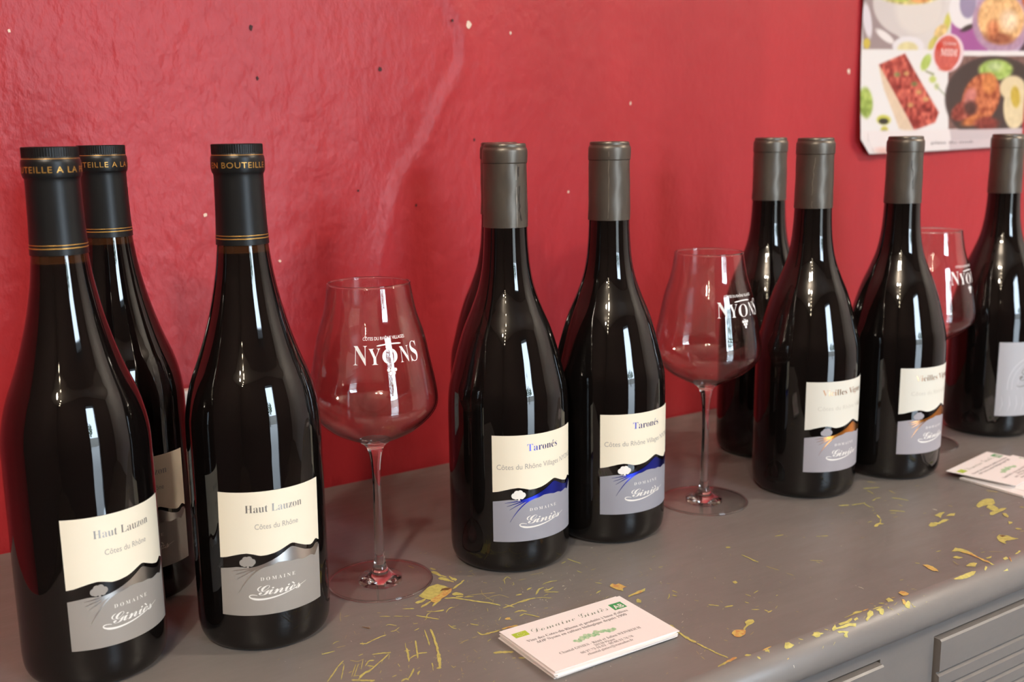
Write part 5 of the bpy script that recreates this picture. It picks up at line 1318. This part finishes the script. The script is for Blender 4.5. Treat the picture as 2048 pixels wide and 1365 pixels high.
# ------------------------------------------------------------------ poster on the wall
def poster():
    us = np.arange(-.003, .3325, .00125)
    vs_ = np.concatenate([np.arange(0, .205, .00125), np.arange(.206, .237, .002)])
    U, Vv = np.meshgrid(us, vs_)
    P = np.stack([U*1000, Vv*1000], -1)
    col = np.zeros(P.shape[:2]+(3,)); col[:] = (236, 228, 226)
    rs = np.random.RandomState(2)
    def vn(sc):
        g = rs.rand(90, 90); x, y = (P[..., 0]+50)/sc, (P[..., 1]+50)/sc
        i, j = x.astype(int) % 89, y.astype(int) % 89; a, b = x-np.floor(x), y-np.floor(y)
        a, b = a*a*(3-2*a), b*b*(3-2*b)
        return g[i,j]*(1-a)*(1-b)+g[i+1,j]*a*(1-b)+g[i,j+1]*(1-a)*b+g[i+1,j+1]*a*b-.5
    for sh, c, soft, nz in POSTER:
        k, q = sh[0], np.array(sh[1:], float)
        if k == 'e':
            A = np.linalg.inv(np.array([[q[2], q[4]], [q[3], q[5]]]))
            d = P-q[:2]; e = d@A.T; rr_ = np.hypot(e[..., 0], e[..., 1]); sc = min(np.hypot(q[2], q[3]), np.hypot(q[4], q[5]))
            sd = (rr_-1)*sc
        else:
            pts = q.reshape(-1, 2); n_ = len(pts); dmin_ = np.full(U.shape, 1e9); ins = np.zeros(U.shape, bool)
            for i in range(n_):
                a, b = pts[i], pts[(i+1) % n_]; e = b-a
                t = np.clip(((P-a)@e)/(e@e), 0, 1); dd = P-(a+t[..., None]*e); dmin_ = np.minimum(dmin_, np.hypot(dd[..., 0], dd[..., 1]))
                cr = (a[1] > P[..., 1]) != (b[1] > P[..., 1])
                xx = (b[0]-a[0])*(P[..., 1]-a[1])/((b[1]-a[1]) or 1e-9)+a[0]
                ins ^= cr & (P[..., 0] < xx)
            sd = np.where(ins, -dmin_, dmin_)
        w = np.clip(.5-sd/(soft*.55+.6), 0, 1)[..., None]
        cc = np.array(c, float)
        if nz:
            f = vn(4.6)*1.2+vn(8.5)*.8; cc = cc+(f*nz*1.5)[..., None]*np.array([1, .95, .8])
        col = col*(1-w)+cc*w
    col = np.where((Vv > .2235)[..., None], (238, 230, 228), col)
    col = np.clip(col, 0, 255)/255
    lin = np.where(col <= .04045, col/12.92, ((col+.055)/1.055)**2.4)
    # the sheet: slightly wavy, its lower corner by the bottles torn and curling off the wall
    yy = -.0052-.0014*np.sin(U*21+.6)-.0010*np.sin(Vv*34+U*9)-.004*np.exp(-((U/.05)**2+(Vv/.04)**2))
    zz_ = TZ+.277+Vv+.0055*(U/.33)**2*np.clip(1-Vv/.1, 0, 1)
    xx = 1.044+U+np.where(U < .01, np.maximum(0, .003-.02*Vv)*.5, 0)
    xx = xx+np.clip(.017-Vv, 0, 1)*np.clip(1-(U+.003)/.05, 0, 1)*.95
    VV = np.stack([xx, yy, zz_], -1).reshape(-1, 3); nx_, ny_ = len(us), len(vs_)
    F = [(j*nx_+i, j*nx_+i+1, (j+1)*nx_+i+1, (j+1)*nx_+i) for j in range(ny_-1) for i in range(nx_-1)]
    mt = mat('printed_poster_paper', (1, 1, 1), .38)
    nt, n, l, p = nodes(mt)
    at = n.new('ShaderNodeAttribute'); at.attribute_name = 'print'
    l.new(at.outputs['Color'], p.inputs['Base Color'])
    root = empty('food_poster', (0, 0, 0), 'food photo poster pinned high on the red wall, its lower left corner torn', 'poster')
    o = mesh_obj('paper_sheet', VV, F, mt, root, smooth=True)
    ca = o.data.color_attributes.new('print', 'FLOAT_COLOR', 'POINT')
    ca.data.foreach_set('color', np.concatenate([.86*lin.reshape(-1, 3), np.ones((nx_*ny_, 1))], 1).ravel())
    sd_ = o.modifiers.new('thickness', 'SOLIDIFY'); sd_.thickness = .0003; sd_.offset = 1
    def put(name, vf, mt):
        P_ = []
        for u, v in vf[0]:
            y_ = -.0052-.0014*math.sin(u*21+.6)-.0010*math.sin(v*34+u*9)
            P_.append((1.044+u, y_-.0006, TZ+.277+v))
        return mesh_obj(name, P_, vf[1], mt, root)
    put('badge_lettering', merge([fit('MIDI', .1475, .1815, .1178, .0085, 'serif', 0), fit('CUISINE', .152, .178, .131, .0035, 'sans', 0)]), mat('badge_print', srgb(240, 206, 200), .5))
    put('caption_lettering', fit('plats du midi', .137, .224, .0098, .004, 'sans', 0), mat('caption_print', srgb(120, 108, 112), .5))
poster()

# ------------------------------------------------------------------ socket on the wall, behind the silver-label bottles
sk = empty('wall_socket', (0, 0, 0), 'white wall socket behind the silver-label bottles, a sliver of it showing', 'socket')
b = MB(); b.box(.192, .268, -.0135, -.0030, TZ+.032, TZ+.108); b.build('cover_plate', M['plastic'], sk, bevel=.003)
V, F = disc(.230, TZ+.070, .021, 32)
mesh_obj('socket_well', [(x, -.0138, z) for x, z in V], [f for f in F], M['inkwhite'], sk)
for dx in (-.0095, .0095):
    V, F = disc(.230+dx, TZ+.070, .0025, 14); mesh_obj('pin_hole', [(x, -.0140, z) for x, z in V], F, M['hole'], sk)
